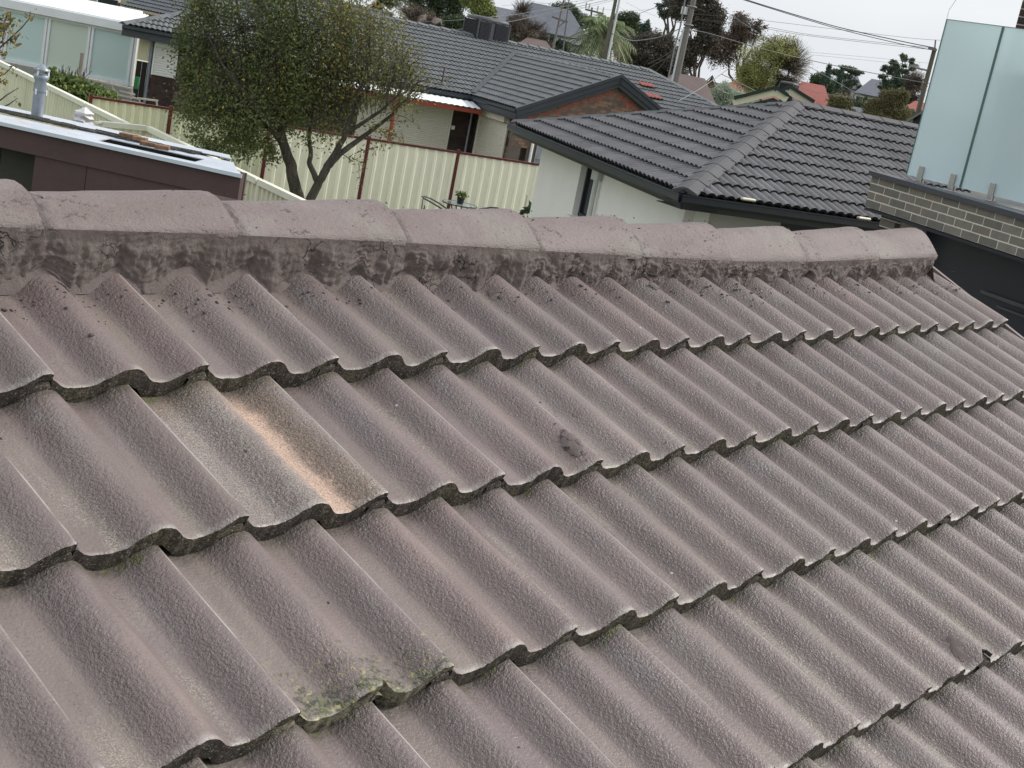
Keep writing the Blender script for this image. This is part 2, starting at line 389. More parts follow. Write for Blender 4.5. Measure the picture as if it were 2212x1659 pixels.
# ridge caps
def cap_mat(name='ridge_cap_paint', rough=0):
    m, t, b = newmat(name); k = nodeset(t); p = k.pos(); lp = k.mapping(p, (.35,1,1))
    c = k.mix(k.ramp(k.noise(lp, 9, 4, .6), .3, .7), (.176,.138,.130), (.224,.182,.172))
    c = k.mix(k.ramp(k.noise(p, 4.5, 4, .6), .5, .7), c, (.235,.208,.190))
    pit = k.N('ShaderNodeTexVoronoi'); pit.inputs['Scale'].default_value = 75; k.L(p, pit.inputs['Vector'])
    pm = k.math('MULTIPLY', k.ramp(pit.outputs['Distance'], .12, .2, 1, 0), k.math('GREATER_THAN', k.sep(pit.outputs['Color'])[0], .80))
    c = k.mix(pm, c, (.075,.06,.06))
    sm = k.math('MULTIPLY', k.ramp(k.noise(k.mapping(p, (.6,1,1)), 50, 5, .8), .58, .64), k.ramp(k.noise(p, 6, 3, .5), .48, .60))
    c = k.mix(sm, c, (.10,.08,.08))
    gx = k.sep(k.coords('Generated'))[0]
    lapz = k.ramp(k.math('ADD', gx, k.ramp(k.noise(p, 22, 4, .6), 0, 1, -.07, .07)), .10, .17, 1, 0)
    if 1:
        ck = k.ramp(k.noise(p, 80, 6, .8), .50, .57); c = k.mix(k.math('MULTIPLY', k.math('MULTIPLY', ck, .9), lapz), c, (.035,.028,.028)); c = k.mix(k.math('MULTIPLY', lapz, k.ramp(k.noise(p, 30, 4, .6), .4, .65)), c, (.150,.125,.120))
    k.L(c, b.inputs['Base Color']); b.inputs['Roughness'].default_value = .65; b.inputs['Specular IOR Level'].default_value = .35
    st = k.noise(k.mapping(p, (.5,1.4,1.4)), 150, 3, .6)
    nn = k.bump(st, .9, .0035); nn = k.bump(k.noise(p, 28, 4, .6), .4, .007, nn); nn = k.bump(k.noise(p, 260, 2, .6), .7, .002, nn); nn = k.bump(sm, .6, .004, nn)
    nn = k.bump(k.math('MULTIPLY', k.noise(p, 120, 6, .8), k.math('ADD', lapz, .12)), 1.0, .007, nn)
    k.L(nn, b.inputs['Normal']); return m
def mortar_mat():
    m, t, b = newmat('mortar'); k = nodeset(t); p = k.pos()
    c = k.mix(k.ramp(k.noise(p, 14, 5, .65), .3, .7), (.132,.105,.097), (.182,.148,.137))
    vo = k.N('ShaderNodeTexVoronoi'); vo.feature = 'DISTANCE_TO_EDGE'; vo.inputs['Scale'].default_value = 13
    wa = k.N('ShaderNodeVectorMath'); wa.operation = 'ADD'; k.L(p, wa.inputs[0]); nc = k.N('ShaderNodeTexNoise'); nc.inputs['Scale'].default_value = 22; nc.inputs['Detail'].default_value = 4; k.L(p, nc.inputs['Vector']); ws = k.N('ShaderNodeVectorMath'); ws.operation = 'SCALE'; ws.inputs['Scale'].default_value = .10; k.L(nc.outputs['Color'], ws.inputs[0]); k.L(ws.outputs[0], wa.inputs[1]); k.L(wa.outputs[0], vo.inputs['Vector'])
    crk = k.math('MULTIPLY', k.ramp(vo.outputs['Distance'], .008, .030, 1, 0), k.ramp(k.noise(p, 6, 2), .50, .58))
    c = k.mix(k.math('MULTIPLY', crk, .85), c, (.02,.016,.016))
    c = k.mix(k.math('MULTIPLY', k.math('MULTIPLY', k.ramp(k.noise(p, 90, 5, .75), .58, .66), .7), k.ramp(k.noise(p, 9, 3), .42, .62)), c, (.03,.025,.025))
    k.L(c, b.inputs['Base Color']); b.inputs['Roughness'].default_value = .85
    ab = k.N('ShaderNodeAttribute'); ab.attribute_name = 'band'
    wv = k.N('ShaderNodeTexWave'); wv.bands_direction = 'Z'; wv.inputs['Scale'].default_value = 26; wv.inputs['Distortion'].default_value = 16; wv.inputs['Detail'].default_value = 2; wv.inputs['Detail Scale'].default_value = .16
    k.L(k.mapping(p, (.45,1,1)), wv.inputs['Vector'])
    h1 = k.math('MULTIPLY', k.math('SINE', k.math('ADD', k.math('MULTIPLY', ab.outputs['Fac'], 62.), k.math('MULTIPLY', k.noise(p, 12, 4, .6), 34.))), k.ramp(k.noise(p, 5.5, 3), .50, .64, 0, 1))
    nn = k.bump(k.math('MULTIPLY', crk, -1), .9, .004); nn = k.bump(h1, .28, .0018, nn); nn = k.bump(k.noise(p, 95, 6, .75), .8, .004, nn); nn = k.bump(k.noise(p, 24, 4, .6), .25, .006, nn)
    k.L(nn, b.inputs['Normal']); return m
CAPM = cap_mat(); MORT = mortar_mat()
YR, ZC = .380, OZ+.230
cs = [(-.099,-.064),(-.101,-.053),(-.088,-.0420),(-.072,-.0300),(-.055,-.0175),(-.040,-.0085),(-.024,-.003),(0,0),(.024,-.003),(.040,-.0085),(.055,-.0175),(.072,-.0300),(.088,-.0420),(.101,-.053),(.099,-.064)]
ends = [-2.5, -2.05, -1.62, -1.18, -.74, -.31, .121, .539, 1.004, 1.466, 1.903, 2.353, 2.80, 3.302, 3.77]
crz = [.0]*8+[.002,-.001,-.005,-.008,-.006,.006,.016]
for i in range(1, len(ends)):
    a, b_ = ends[i-1]-.03, ends[i]; mb = MB(); NU = 26
    rows = []
    us = sorted(set([a+(b_-a)*j/NU for j in range(NU+1)]+[a+.030+.006*j for j in range(14)])); NU = len(us)-1
    for j in range(NU+1):
        u = us[j]; q = (u-a)/(b_-a); sc = .88+.12*q; dz = -.024*(1-q)+crz[i]*q+crz[i-1]*(1-q)
        for (y, z) in cs:
            uu = u+(.004*noise.noise(Vector((y*40, i*9., 0))) if j in (0, NU) else 0)
            nz_ = .0016*noise.noise(Vector((u*14, y*22, i*3.)))
            sc2, dz2, rg = sc, dz, 0.
            if i > 1 and u > a+.026:
                wob = noise.noise(Vector((y*26, i*5.3, 1)))+.5*noise.noise(Vector((y*70, i*3.3, 4)))
                f = (u-(a+.030))/(.040*(1+.6*wob)); f = 1-max(0., min(1., f)); f = f**1.3
                sc2 = sc+(.965-sc)*f; dz2 = dz+(crz[i-1]-.0060-dz)*f; rg = f**.5
            rgh = rg*(.0060*noise.noise(Vector((u*45, y*45, 2)))+.0045*noise.noise(Vector((u*120, y*120, 2))))
            if abs(y) > .095: rgh += .0035*noise.noise(Vector((u*38, i*7.1, 3)))+.002*noise.noise(Vector((u*110, i*7.1, 3)))
            kz = float(np.interp(u, [-.2,.5,1.5,2.4,3.8], [1.0,1.03,1.32,1.52,1.45]))
            rows.append((uu, YR+y*sc2*1.10, ZC+dz2+z*kz*sc2+nz_+rgh))
    n = len(cs)
    fs = [(j*n+k_, (j+1)*n+k_, (j+1)*n+k_+1, j*n+k_+1) for j in range(NU) for k_ in range(n-1)]
    mb.add(rows, fs, 0, True)
    # end rim with thickness
    e0 = NU*n; rim = rows[e0:e0+n]; inner = [(x-.001, YR+(y-YR)*.88, z-.012) for x, y, z in rim]
    mb.add(rim+inner, [(k_, n+k_, n+k_+1, k_+1) for k_ in range(n-1)], 1, False)
    o = mb.build('ridge_cap', [CAPM, MORT], house, fix=True)
# mortar bedding below the caps, both sides
def bed(u0, u1, name='mortar_bedding'):
    mb = MB(); NU = int((u1-u0)/.004); NR_ = 26; rows = []; bands = []
    for i in range(NU+1):
        u = u0+(u1-u0)*i/NU; s = u % .3
        lump = .5+.5*noise.noise(Vector((u*7, 0, 0)))
        kz = float(np.interp(u, [-.2,.5,1.5,2.4,3.8], [1.0,1.03,1.32,1.52,1.45])); Zt = .226+float(np.interp(u, ends[1:], crz[1:]))-.056*kz; Yt = .380-.109
        vt = Yt*cP+Zt*sP; wt = -Yt*sP+Zt*cP
        vb = vt-.027+.014*noise.noise(Vector((u*8, 3, 0)))+.011*noise.noise(Vector((u*27, 1, 0)))+.006*noise.noise(Vector((u*90, 1, 0)))+.022*(prf(s)+.033)/.033
        wb = prf(s)-SH*vb+.0012
        for j in range(NR_+1):
            q = j/NR_
            v = vt+(vb-vt)*(q**1.35)-.004*math.sin(q*3.14)
            tq = prf(s)-SH*v; w_ = max(wb+(wt-wb)*(1-q)**1.15, tq+.0010+.006*(1-q))
            a = math.sin(min(1, q*1.15)*3.1416)
            d = (.0075*noise.noise(Vector((u*22, q*2.2, 7)))+.0045*noise.noise(Vector((u*55, q*5, 2)))+.0035*noise.noise(Vector((u*150, q*14, 5))))*max(a, .12)
            d += .005*max(0, noise.noise(Vector((u*9+4, q*1.6, 9))))*a
            v -= d*.8; w_ += d*.55
            if q > .2: v -= .0035*max(0, noise.noise(Vector((u*34, q*7, 11))))*1.2+.003*abs(noise.noise(Vector((u*85, q*9, 5))))
            rows.append(RP(u, v, w_)); bands.append(q)
    n = NR_+1
    mb.add(rows, [(i*n+j, i*n+j+1, (i+1)*n+j+1, (i+1)*n+j) for i in range(NU) for j in range(NR_)], 0, True)
    o = mb.build(name, MORT, house); at_ = o.data.attributes.new('band', 'FLOAT', 'POINT'); at_.data.foreach_set('value', bands); return o
bed(-2.4, 3.762)
mb = MB()   # mortar core closing the gable end and the far side
core = [(RP(0,.335,.012).y, RP(0,.335,.012).z), (YR-.065, ZC-.085), (YR, ZC-.050), (YR+.075, ZC-.085), (YR+.11, OZ+.16), (YR+.11, OZ+.06), (YR-.1, OZ+.05)]
mb.prism([(-2.4, y, z) for y, z in core], (6.15, 0, 0)); mb.build('mortar_core', MORT, house)
mb = MB(); rows = []   # lumpy pointed end of the bedding at the gable
for i in range(9):
    for j in range(7):
        y = YR-.104+.208*i/8; z0 = OZ+.06+ (1-abs(i-4)/4)*.06; z1 = ZC-.010-abs(i-4)/4*.045
        z = z0+(z1-z0)*j/6
        rows.append((3.745+.0*j/6+.085*(1-j/6)**1.5+.008*noise.noise(Vector((y*40, z*40, 3)))+.005*noise.noise(Vector((y*110, z*110, 3))), y, z))
mb.add(rows, [(i*7+j, (i+1)*7+j, (i+1)*7+j+1, i*7+j+1) for i in range(8) for j in range(6)], 0, True)
mb.build('end_mortar', MORT, house)
# timber deck below the tiles, far slope, gable wall
DECK = M_('roof_deck', (.06,.05,.045), .9); WALLB = M_('house_wall', (.30,.22,.17), .85); BARGE = M_('barge_board', (.17,.13,.12), .6, bump=.05)
mb = MB()
mb.prism([RP(-2.4, .41, -.075), RP(3.90, .41, -.075), RP(3.90, -3.2, -.075), RP(-2.4, -3.2, -.075)], (0, 0, -.03))
mb.prism([(-2.4, YR+.02, OZ+.085), (3.90, YR+.02, OZ+.085), (3.90, YR+3.6, OZ+.085-3.58*math.tan(P)), (-2.4, YR+3.6, OZ+.085-3.58*math.tan(P))], (0, 0, -.03))
mb.build('roof_deck', DECK, house)
mb = MB(); yb0, yb1 = YR-3.1, YR+3.3
zt = OZ+.05
mb.prism([(3.62, yb0, 0), (3.62, yb1, 0), (3.62, yb1, zt-3.25*math.tan(P)), (3.62, YR, zt), (3.62, yb0, zt-3.05*math.tan(P))], (.11, 0, 0))
mb.prism([(-2.3, yb0, 0), (3.62, yb0, 0), (3.62, yb0, zt-3.1*math.tan(P)-.03), (-2.3, yb0, zt-3.1*math.tan(P)-.03)], (0, .11, 0))
mb.prism([(-2.3, yb1, 0), (3.62, yb1, 0), (3.62, yb1, zt-3.3*math.tan(P)-.03), (-2.3, yb1, zt-3.3*math.tan(P)-.03)], (0, -.11, 0))
mb.build('wall', WALLB, house)
mb = MB()
mb.bar(RP(3.915, .40, -.10), RP(3.915, -3.2, -.10), .022, .15, up=Vector((0, -sP, cP)))
mb.bar((3.915, YR+.01, OZ+.055), (3.915, YR+3.5, OZ+.055-3.49*math.tan(P)), .022, .15)
mb.build('barge_board', BARGE, house)
# loose mortar crumbs on the tiles (nobody could count them)
CR = M_('crumb', (.085,.07,.068), .9, bump=.6, bs=200, bd=.004)
def crumbs(n, ufun, vfun, rmin, rmax, name, onmortar=False, mat=None):
    mb = MB()
    for _ in range(n):
        u = ufun(); v = vfun(u)
        if v < .26:
            kx = max(0, math.ceil(-v/G - 1e-6)); off = 0 if kx % 2 == 0 else -.15
            s = (u-off) % .3; base = prf(s)-SH*(v+kx*G)
            p = RP(u, v, base)
        else: p = RP(u, v, .02)
        r = random.uniform(rmin, rmax)*(random.random()**1.5*.9+.35)
        ico = [(0,0,1),(.9,0,.3),(.3,.85,.3),(-.7,.5,.3),(-.7,-.5,.3),(.3,-.85,.3),(.7,.5,-.4),(-.3,.8,-.4),(-.9,0,-.4),(-.3,-.8,-.4),(.7,-.5,-.4)]
        a = random.random()*6.28; st = random.uniform(.6, 1.4)
        vs_ = []
        for x, y, z in ico:
            jr = random.uniform(.65, 1.25); x, y = x*math.cos(a)-y*math.sin(a), x*math.sin(a)+y*math.cos(a)
            vs_.append(p+Vector((x*st, y/st, z*.7))*r*jr)
        mb.add(vs_, [(0,1,2),(0,2,3),(0,3,4),(0,4,5),(0,5,1),(1,6,2),(2,6,7),(2,7,3),(3,7,8),(3,8,4),(4,8,9),(4,9,5),(5,9,10),(5,10,1),(1,10,6)], 0, False)
    return mb.build(name, mat or CR, None, fix=False)
o = crumbs(900, lambda: random.uniform(-.5, 3.9), lambda u: .268-abs(random.gauss(0, .045)), .0014, .0058, 'mortar_crumbs')
tag(o, 'loose dark mortar crumbs scattered on the tiles below the ridge bedding', 'mortar crumbs', kind='stuff')
o = crumbs(70, lambda: random.uniform(-.4, 3.9), lambda u: random.uniform(-1.9, .22), .0018, .0055, 'roof_grit')
tag(o, 'scattered dark bits of grit and leaf lying over the lower roof tiles', 'grit', kind='stuff')
mb = MB()
for _ in range(170):
    u = random.choice(ends[6:14])+random.gauss(-.02, .06); y = random.uniform(-.095, .03); z = ZC+np.interp(abs(y), [0,.024,.040,.055,.072,.088,.101], [0,-.003,-.0085,-.0175,-.03,-.042,-.053])*float(np.interp(u, [-.2,.5,1.5,2.4,3.8], [1.0,1.03,1.32,1.52,1.45]))-.004
    r = random.uniform(.001, .0034)
    vs_ = [Vector((u+random.uniform(-1,1)*r*1.6, YR+y+random.uniform(-1,1)*r, z+random.uniform(-.2,1.2)*r)) for _ in range(8)]
    mb.add(vs_, [(0,1,2),(0,2,3),(3,4,0),(4,5,1),(5,6,2),(6,7,3),(1,4,7),(2,5,7)], 0, False)
o = mb.build('cap_crumbs', CR, None, fix=False); tag(o, 'dark mortar crumbs stuck on the ridge caps beside their laps', 'mortar crumbs', kind='stuff')

def surf(u, v):
    kx = max(0, math.ceil(-v/G-1e-6)); off = 0 if kx % 2 == 0 else -.15
    return prf((u-off) % .3)-SH*(v+kx*G)
def smear(cu, cv, L, W, seed):
    mb = MB(); NU, NV = int(W/.0035), int(L/.0035); idx = {}; vs_ = []
    for i in range(NU+1):
        for j in range(NV+1):
            a = (i/NU-.5)*2; b = (j/NV-.5)*2; u = cu+a*W/2+b*.012; v = cv+b*L/2
            m = 1-a*a*1.1-b*b*1.0+.9*noise.noise(Vector((u*26, v*26, seed)))+.6*noise.noise(Vector((u*80, v*80, seed)))
            if m > .25: idx[i, j] = len(vs_); vs_.append(RP(u, v, surf(u, v)+min(.0034, .0004+.0035*(m-.25))+.0014*noise.noise(Vector((u*150, v*150, seed)))))
    fs = [(idx[i,j], idx[i+1,j], idx[i+1,j+1], idx[i,j+1]) for i in range(NU) for j in range(NV) if all(q in idx for q in ((i,j),(i+1,j),(i+1,j+1),(i,j+1)))]
    mb.add(vs_, fs, 0, True); mb.build('mortar_smear', MORT, house)
SMEARS = ((1.022,-.285,.13,.045,3),(2.625,.045,.15,.04,7),(1.60,-1.01,.09,.035,5),(.62,.235,.05,.05,9),(1.30,.245,.05,.04,12),(1.95,.25,.05,.05,15),(.17,.262,.05,.05,18),(2.35,-.02,.04,.03,22))
for a in SMEARS: smear(*a)
# ================================================================== generic tiled roofs for the houses beyond
def small_tile(name, mats, roll=.033, w=.3, L=.345):
    mb = MB(); xs = [0,.02,.045,.065,.085,.105,.13,.15,.17,.195,.215,.235,.255,.28,.3]
    def h(x): q = (x/.15) % 1.0; return roll*max(0, math.sin(math.pi*q))**.95
    a = [(x, 0, h(x)+.050) for x in xs]; b_ = [(x, L, h(x)+.018) for x in xs]; c = [(x, .006, h(x)+.010) for x in xs]; n = len(xs)
    mb.add(a+b_, [(i, i+1, n+i+1, n+i) for i in range(n-1)], 0, True)
    mb.add(a+c, [(i, n+i, n+i+1, i+1) for i in range(n-1)], 1, True)
    return mb.mesh(name, mats)
class TiledRoof:
    def __init__(s, parent, tmat, emat, budget=300):
        s.parent = parent; s.me = small_tile('roof_tile', [tmat, emat]); s.items = []; s.budget = budget; s.tmat = tmat; s.emat = emat
    def face(s, p0, p1, poly, stag=True, gauge=.32):
        """p0->p1 eave line, poly convex polygon (3D, coplanar, includes eave)"""
        p0 = Vector(p0); p1 = Vector(p1); u = (p1-p0).normalized()
        c = sum((Vector(p) for p in poly), Vector())/len(poly)
        v = (c-p0)-u*(c-p0).dot(u); v.normalize(); n = u.cross(v)
        if n.z < 0: u = -u; n = -n; p0, p1 = p1, p0
        M = Matrix((u, v, n)).transposed().to_4x4(); M.translation = p0
        P2 = [((Vector(p)-p0).dot(u), (Vector(p)-p0).dot(v)) for p in poly]
        area = sum(P2[i][0]*P2[(i+1)%len(P2)][1]-P2[(i+1)%len(P2)][0]*P2[i][1] for i in range(len(P2)))
        if area < 0: P2 = P2[::-1]
        umin = min(q[0] for q in P2); umax = max(q[0] for q in P2); vmax = max(q[1] for q in P2)
        E = []
        for i in range(len(P2)):
            a = Vector(P2[i]); b_ = Vector(P2[(i+1)%len(P2)]); e = (b_-a).normalized(); E.append((a, Vector((e.y, -e.x))))   # outward normal
        k = 0
        while k*gauge < vmax:
            off = (0 if (k % 2 == 0 or not stag) else .15)
            x = umin-off-.3
            while x < umax:
                y = k*gauge-.02
                cor = [Vector((x, y)), Vector((x+.3, y)), Vector((x+.3, y+.345)), Vector((x, y+.345))]
                cl = []; out = False
                for (a, nn) in E:
                    dd = [(q-a).dot(nn) for q in cor]
                    if abs(nn.y+1) < 1e-3: continue          # never clip at the eave
                    if min(dd) > -.01: out = True; break
                    if max(dd) > .002: cl.append((a, nn))
                if not out:
                    s.items.append((M @ Vector((x+.15, y+.16, 0)), M @ Matrix.Translation((x, y, 0)), [((a.x-x, a.y-y), (nn.x, nn.y)) for a, nn in cl]))
                x += .3
            k += 1
        # boarding under the tiles
        mb = MB(); mb.prism([Vector(p)-n*.004 for p in poly], -n*.05); mb.build('roof_deck', s.emat, s.parent)
    def finish(s, hide=None):
        items = [i for i in s.items if not (hide and hide(i[0]))]
        items.sort(key=lambda i: (i[0]-EYE).length)
        rest = bmesh.new(); nr = 0
        for idx, (c, M, cl) in enumerate(items):
            me = s.me
            if cl:
                bm = bmesh.new(); bm.from_mesh(s.me)
                for (co, no) in cl:
                    bmesh.ops.bisect_plane(bm, geom=bm.verts[:]+bm.edges[:]+bm.faces[:], plane_co=(co[0], co[1], 0), plane_no=(no[0], no[1], 0), clear_outer=True)
                if not bm.faces: bm.free(); continue
                if idx < s.budget:
                    me = bpy.data.meshes.new('roof_tile'); me.materials.append(s.tmat); me.materials.append(s.emat); bm.to_mesh(me); bm.free()
                else:
                    tmp = bpy.data.meshes.new('t'); bm.to_mesh(tmp); bm.free(); tmp.transform(M); rest.from_mesh(tmp); bpy.data.meshes.remove(tmp); nr += 1; continue
            if idx < s.budget:
                link('roof_tile', me, s.parent, M @ Matrix.Translation((0,0,random.uniform(-.002,.003))))
            else:
                tmp = s.me.copy(); tmp.transform(M); rest.from_mesh(tmp); bpy.data.meshes.remove(tmp); nr += 1
        if nr:
            me = bpy.data.meshes.new('roof_tile'); rest.to_mesh(me); me.materials.append(s.tmat); me.materials.append(s.emat)
            o = link('roof_tiles', me, s.parent); o['kind'] = 'stuff'
        rest.free()
def caps(parent, a, b, mat, wid=.15, hgt=.075, L=.42, lift=.03, step=.003):
    a = Vector(a); b = Vector(b); d = (b-a); T = d.length; d.normalize(); x = d.cross(Vector((0,0,1))).normalized(); z = x.cross(d)
    n = max(1, round(T/L)); L = T/n
    sec = [(-wid,-hgt),(-wid,-hgt+.02),(-.07,-.018),(-.03,-.001),(.03,-.001),(.07,-.018),(wid,-hgt+.02),(wid,-hgt)]
    for i in range(n):
        mb = MB(); R0 = []; R1 = []
        for (sx, sz) in sec:
            R0.append(a+d*(i*L-.0)+x*sx*1.06+z*(sz*1.0+hgt+lift-.02+step)); R1.append(a+d*((i+1)*L+.04)+x*sx*.95+z*(sz+hgt+lift-.02-step*.5))
        m = len(sec)
        mb.add(R0+R1, [(k, m+k, m+k+1, k+1) for k in range(m-1)], 0, False)
        mb.add(R0, [tuple(range(m))], 0)
        mb.build('ridge_cap', mat, parent)
def gutter(parent, a, b, mat, name='gutter', h=.11, wd=.11, out=None, drop=.0):
    """open quad gutter with a rolled lip and a fascia board behind it; out = outward horizontal"""
    a = Vector(a); b = Vector(b); d = (b-a).normalized(); o_ = out or d.cross(Vector((0,0,1)))
    sec = [(0,0),(0,-h),(wd*.75,-h),(wd,-h*.7),(wd,-.01),(wd+.012,-.004),(wd+.012,.008),(wd-.006,.008),(wd-.006,-h*.66),(wd*.7,-h+.012),(.008,-h+.012),(.008,0)]
    mb = MB(); A = [a+o_*x+Vector((0,0,z-drop)) for x, z in sec]; B = [b+o_*x+Vector((0,0,z-drop)) for x, z in sec]; n = len(sec)
    mb.add(A+B, [(i, n+i, n+(i+1)%n, (i+1)%n) for i in range(n)]+[tuple(range(n)), tuple(range(2*n-1, n-1, -1))], 0)
    return mb.build(name, mat, parent)
def brick_wall(parent, p0, e, up, n, W, H, bmats, mmat, bl=.23, bh=.076, joint=.01, budget=300, inside=None, proud=.008, weights=None):
    """individually built bricks on the wall plane"""
    e = Vector(e); up = Vector(up); n = Vector(n); p0 = Vector(p0); cache = {}
    mats = bmats
    def bm_(L):
        key = round(L, 3)
        if key not in cache:
            cache[key] = []
            for m in mats:
                mb = MB(); mb.box((L/2, 0, bh/2), (L, .03, bh)); cache[key].append(mb.mesh('brick', m))
        return cache[key]
    B = Matrix((e, -n, up)).transposed().to_4x4()
    c = 0; r = 0; rest = MB()
    while r*(bh+joint) < H-.02:
        x = -(r % 2)*(bl+joint)/2
        while x < W-.02:
            x0 = max(0, x); x1 = min(W, x+bl)
            if x1-x0 > .03:
                mid = p0+e*((x0+x1)/2)+up*(r*(bh+joint)+bh/2)
                if inside is None or inside((x0+x1)/2, r*(bh+joint)+bh/2):
                    M = B.copy(); M.translation = p0+e*x0+up*(r*(bh+joint))+n*(proud-.015+random.uniform(-.0015, .0015))
                    if c < budget:
                        link('brick', random.choice(bm_(x1-x0)), parent, M)
                    else:
                        L = x1-x0; rest.add([M @ Vector(q) for q in ((0,-.015,0),(L,-.015,0),(L,-.015,bh),(0,-.015,bh))], [(0,1,2,3)], random.randrange(len(mats)))
                    c += 1
            x += bl+joint
        r += 1
    if rest.v:
        o = rest.build('bricks', mats, parent, fix=False); o['kind'] = 'stuff'

# ------------------------------------------------------------------ shared materials
DT = M_('charcoal_tile', (.122,.120,.128), .7, .26, 1.6, .4, 120, .004, rv=.10, dirt=(.135,.130,.132))
DTE = M_('charcoal_tile_edge', (.022,.024,.020), .95, .3, 8, .3)
DCAP = M_('charcoal_ridge', (.088,.086,.092), .7, .15, 3, .4, 120, .004, rv=.06)
GT = M_('grey_tile', (.135,.142,.147), .7, .14, 3, .3, 120, .004, rv=.09, dirt=(.165,.170,.172))
GTE = M_('grey_tile_edge', (.030,.040,.036), .95, .3, 8, .3)
GCAP = M_('grey_ridge', (.15,.155,.16), .7, .12, 3, .3, rv=.08)
REDT = M_('red_patch_tile', (.33,.10,.08), .8, .12)
GUT = M_('slate_blue_metal', (.040,.048,.060), .35, .08, 2, 0, spec=.5)
GUTD = M_('dark_metal', (.022,.025,.034), .35, .08, 2, 0, spec=.5)
REND = M_('white_render', (.82,.83,.80), .85, .035, 1.5, .12, 90, .003)
RENDG = M_('grey_render', (.50,.49,.46), .85, .04, 1.5, .12, 90, .003)
DARKG = None
def glass_dark(name='dark_glass', col=(.02,.024,.03)):
    m, t, b = newmat(name); b.inputs['Base Color'].default_value = (*col, 1); b.inputs['Roughness'].default_value = .08; b.inputs['Specular IOR Level'].default_value = .6; return m
DARKG = glass_dark()
WHITE = M_('white_paint', (.84,.86,.87), .45, .05, 2, 0)
CREAM = M_('cream_paint', (.66,.62,.47), .5, .05, 2, 0)
BRK = [M_('brown_brick_%s' % c_, c, .9, .2, 8, .5, 90, .004) for c_, c in (('a', (.20,.135,.10)), ('b', (.25,.155,.112)), ('c', (.165,.125,.10)), ('d', (.30,.185,.13)))]
BMORT = M_('brick_mortar', (.17,.14,.12), .95, .15, 8, .2)
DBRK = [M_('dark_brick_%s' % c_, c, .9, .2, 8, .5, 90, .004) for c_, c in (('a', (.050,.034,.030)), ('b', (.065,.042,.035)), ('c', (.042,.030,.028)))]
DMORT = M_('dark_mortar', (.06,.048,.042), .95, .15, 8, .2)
GBRK = [M_('grey_brick_%s' % c_, c, .85, .12, 8, .4, 90, .004) for c_, c in (('a', (.180,.168,.146)), ('b', (.205,.190,.163)), ('c', (.155,.147,.130)), ('d', (.190,.170,.142)))]
GMORT = M_('pale_mortar', (.66,.62,.53), .95, .08, 8, .2)

# ================================================================== SETTING: ground
GRASS = M_('lawn', (.075,.095,.035), .95, .35, .7, .5, 30, .02, dirt=(.13,.105,.07))
mb = MB(); mb.add([(-900,-900,0),(900,-900,0),(900,900,0),(-900,900,0)], [(0,1,2,3)]); tag(mb.build('ground', GRASS), kind='structure')
PAVE = M_('concrete_paving', (.30,.29,.27), .9, .1, .8, .2)
mb = MB(); mb.prism([(4.6,2.0,.004),(10.5,2.0,.004),(10.5,9,.004),(4.6,9,.004)], (0,0,.02)); tag(mb.build('paving', PAVE), kind='structure')
mb = MB()
ROADM = M_('asphalt', (.05,.05,.052), .9, .15, .5, .3)
mb.prism([(20,70,.004),(90,44,.004),(92,50,.004),(22,76,.004)], (0,0,.02)); tag(mb.build('road', ROADM), kind='structure')

# ================================================================== WHITE RENDERED HOUSE (next door, charcoal hip roof)
ZE = 3.1
A = atz(1112,269,ZE); B = atz(1478,420,ZE); PK = atd(1720,229,22.0); 
_c = atz(1958,492,ZE); e = (_c-B); e.z = 0; e.normalize()
e2 = (Vector((26.8,11.35,0))-Vector((23.5,12.28,0))).normalized(); e = (e+e2).normalized()
C2 = B+e*9.0; PK = Vector(PK)
# make the front slope planar: ridge parallel to the gutter
Q2 = PK+e*8.0
wh = thing('house', 'white rendered house with charcoal tiled hip roof between cream fence and brick balcony', 'house', ((A.x+C2.x)/2, (A.y+C2.y)/2, 0))
tr = TiledRoof(wh, DT, DTE)
tr.face(B, C2, [B, C2, Q2, PK]); tr.face(A, B, [A, B, PK]); 
tr.finish()
caps(wh, B, PK, DCAP); caps(wh, A, PK, DCAP, wid=.14, hgt=.065, lift=.03, step=.010); caps(wh, PK, Q2, DCAP)
# far slopes
fb = PK-e*1.2+(PK-B)-(PK-B).dot(e)*e; fb = Vector((2*PK.x-B.x, 2*PK.y-B.y, ZE))
F1 = A+(A-B)*.0
back = Vector((A.x, A.y, ZE))+e*9.5
mb = MB(); mb.prism([PK, Q2, back, A], (0,0,-.05)); mb.build('roof_deck', DT, wh)
nAB = (B-A).normalized().cross(Vector((0,0,1))); nAB = nAB if nAB.dot(EYE-A) > 0 else -nAB
nBC = e.cross(Vector((0,0,1))); nBC = nBC if nBC.dot(EYE-B) > 0 else -nBC
gutter(wh, A-(B-A).normalized()*.05, B+(B-A).normalized()*.10, GUT, out=nAB, drop=.0)
gutter(wh, B-e*.10, C2, GUTD, out=nBC, drop=.0)
eAB = (B-A).normalized()
mb = MB(); 
mb.bar(A+Vector((0,0,-.09)), B+Vector((0,0,-.09)), .025, .15); mb.bar(B+Vector((0,0,-.09)), C2+Vector((0,0,-.09)), .025, .15); mb.build('fascia', GUTD, wh)
ins = .45
Aw = A-nAB*ins+eAB*.5; Bw = B-nAB*ins; Bw = Bw-nBC*(ins-(Bw-B).dot(-nBC)) if True else Bw
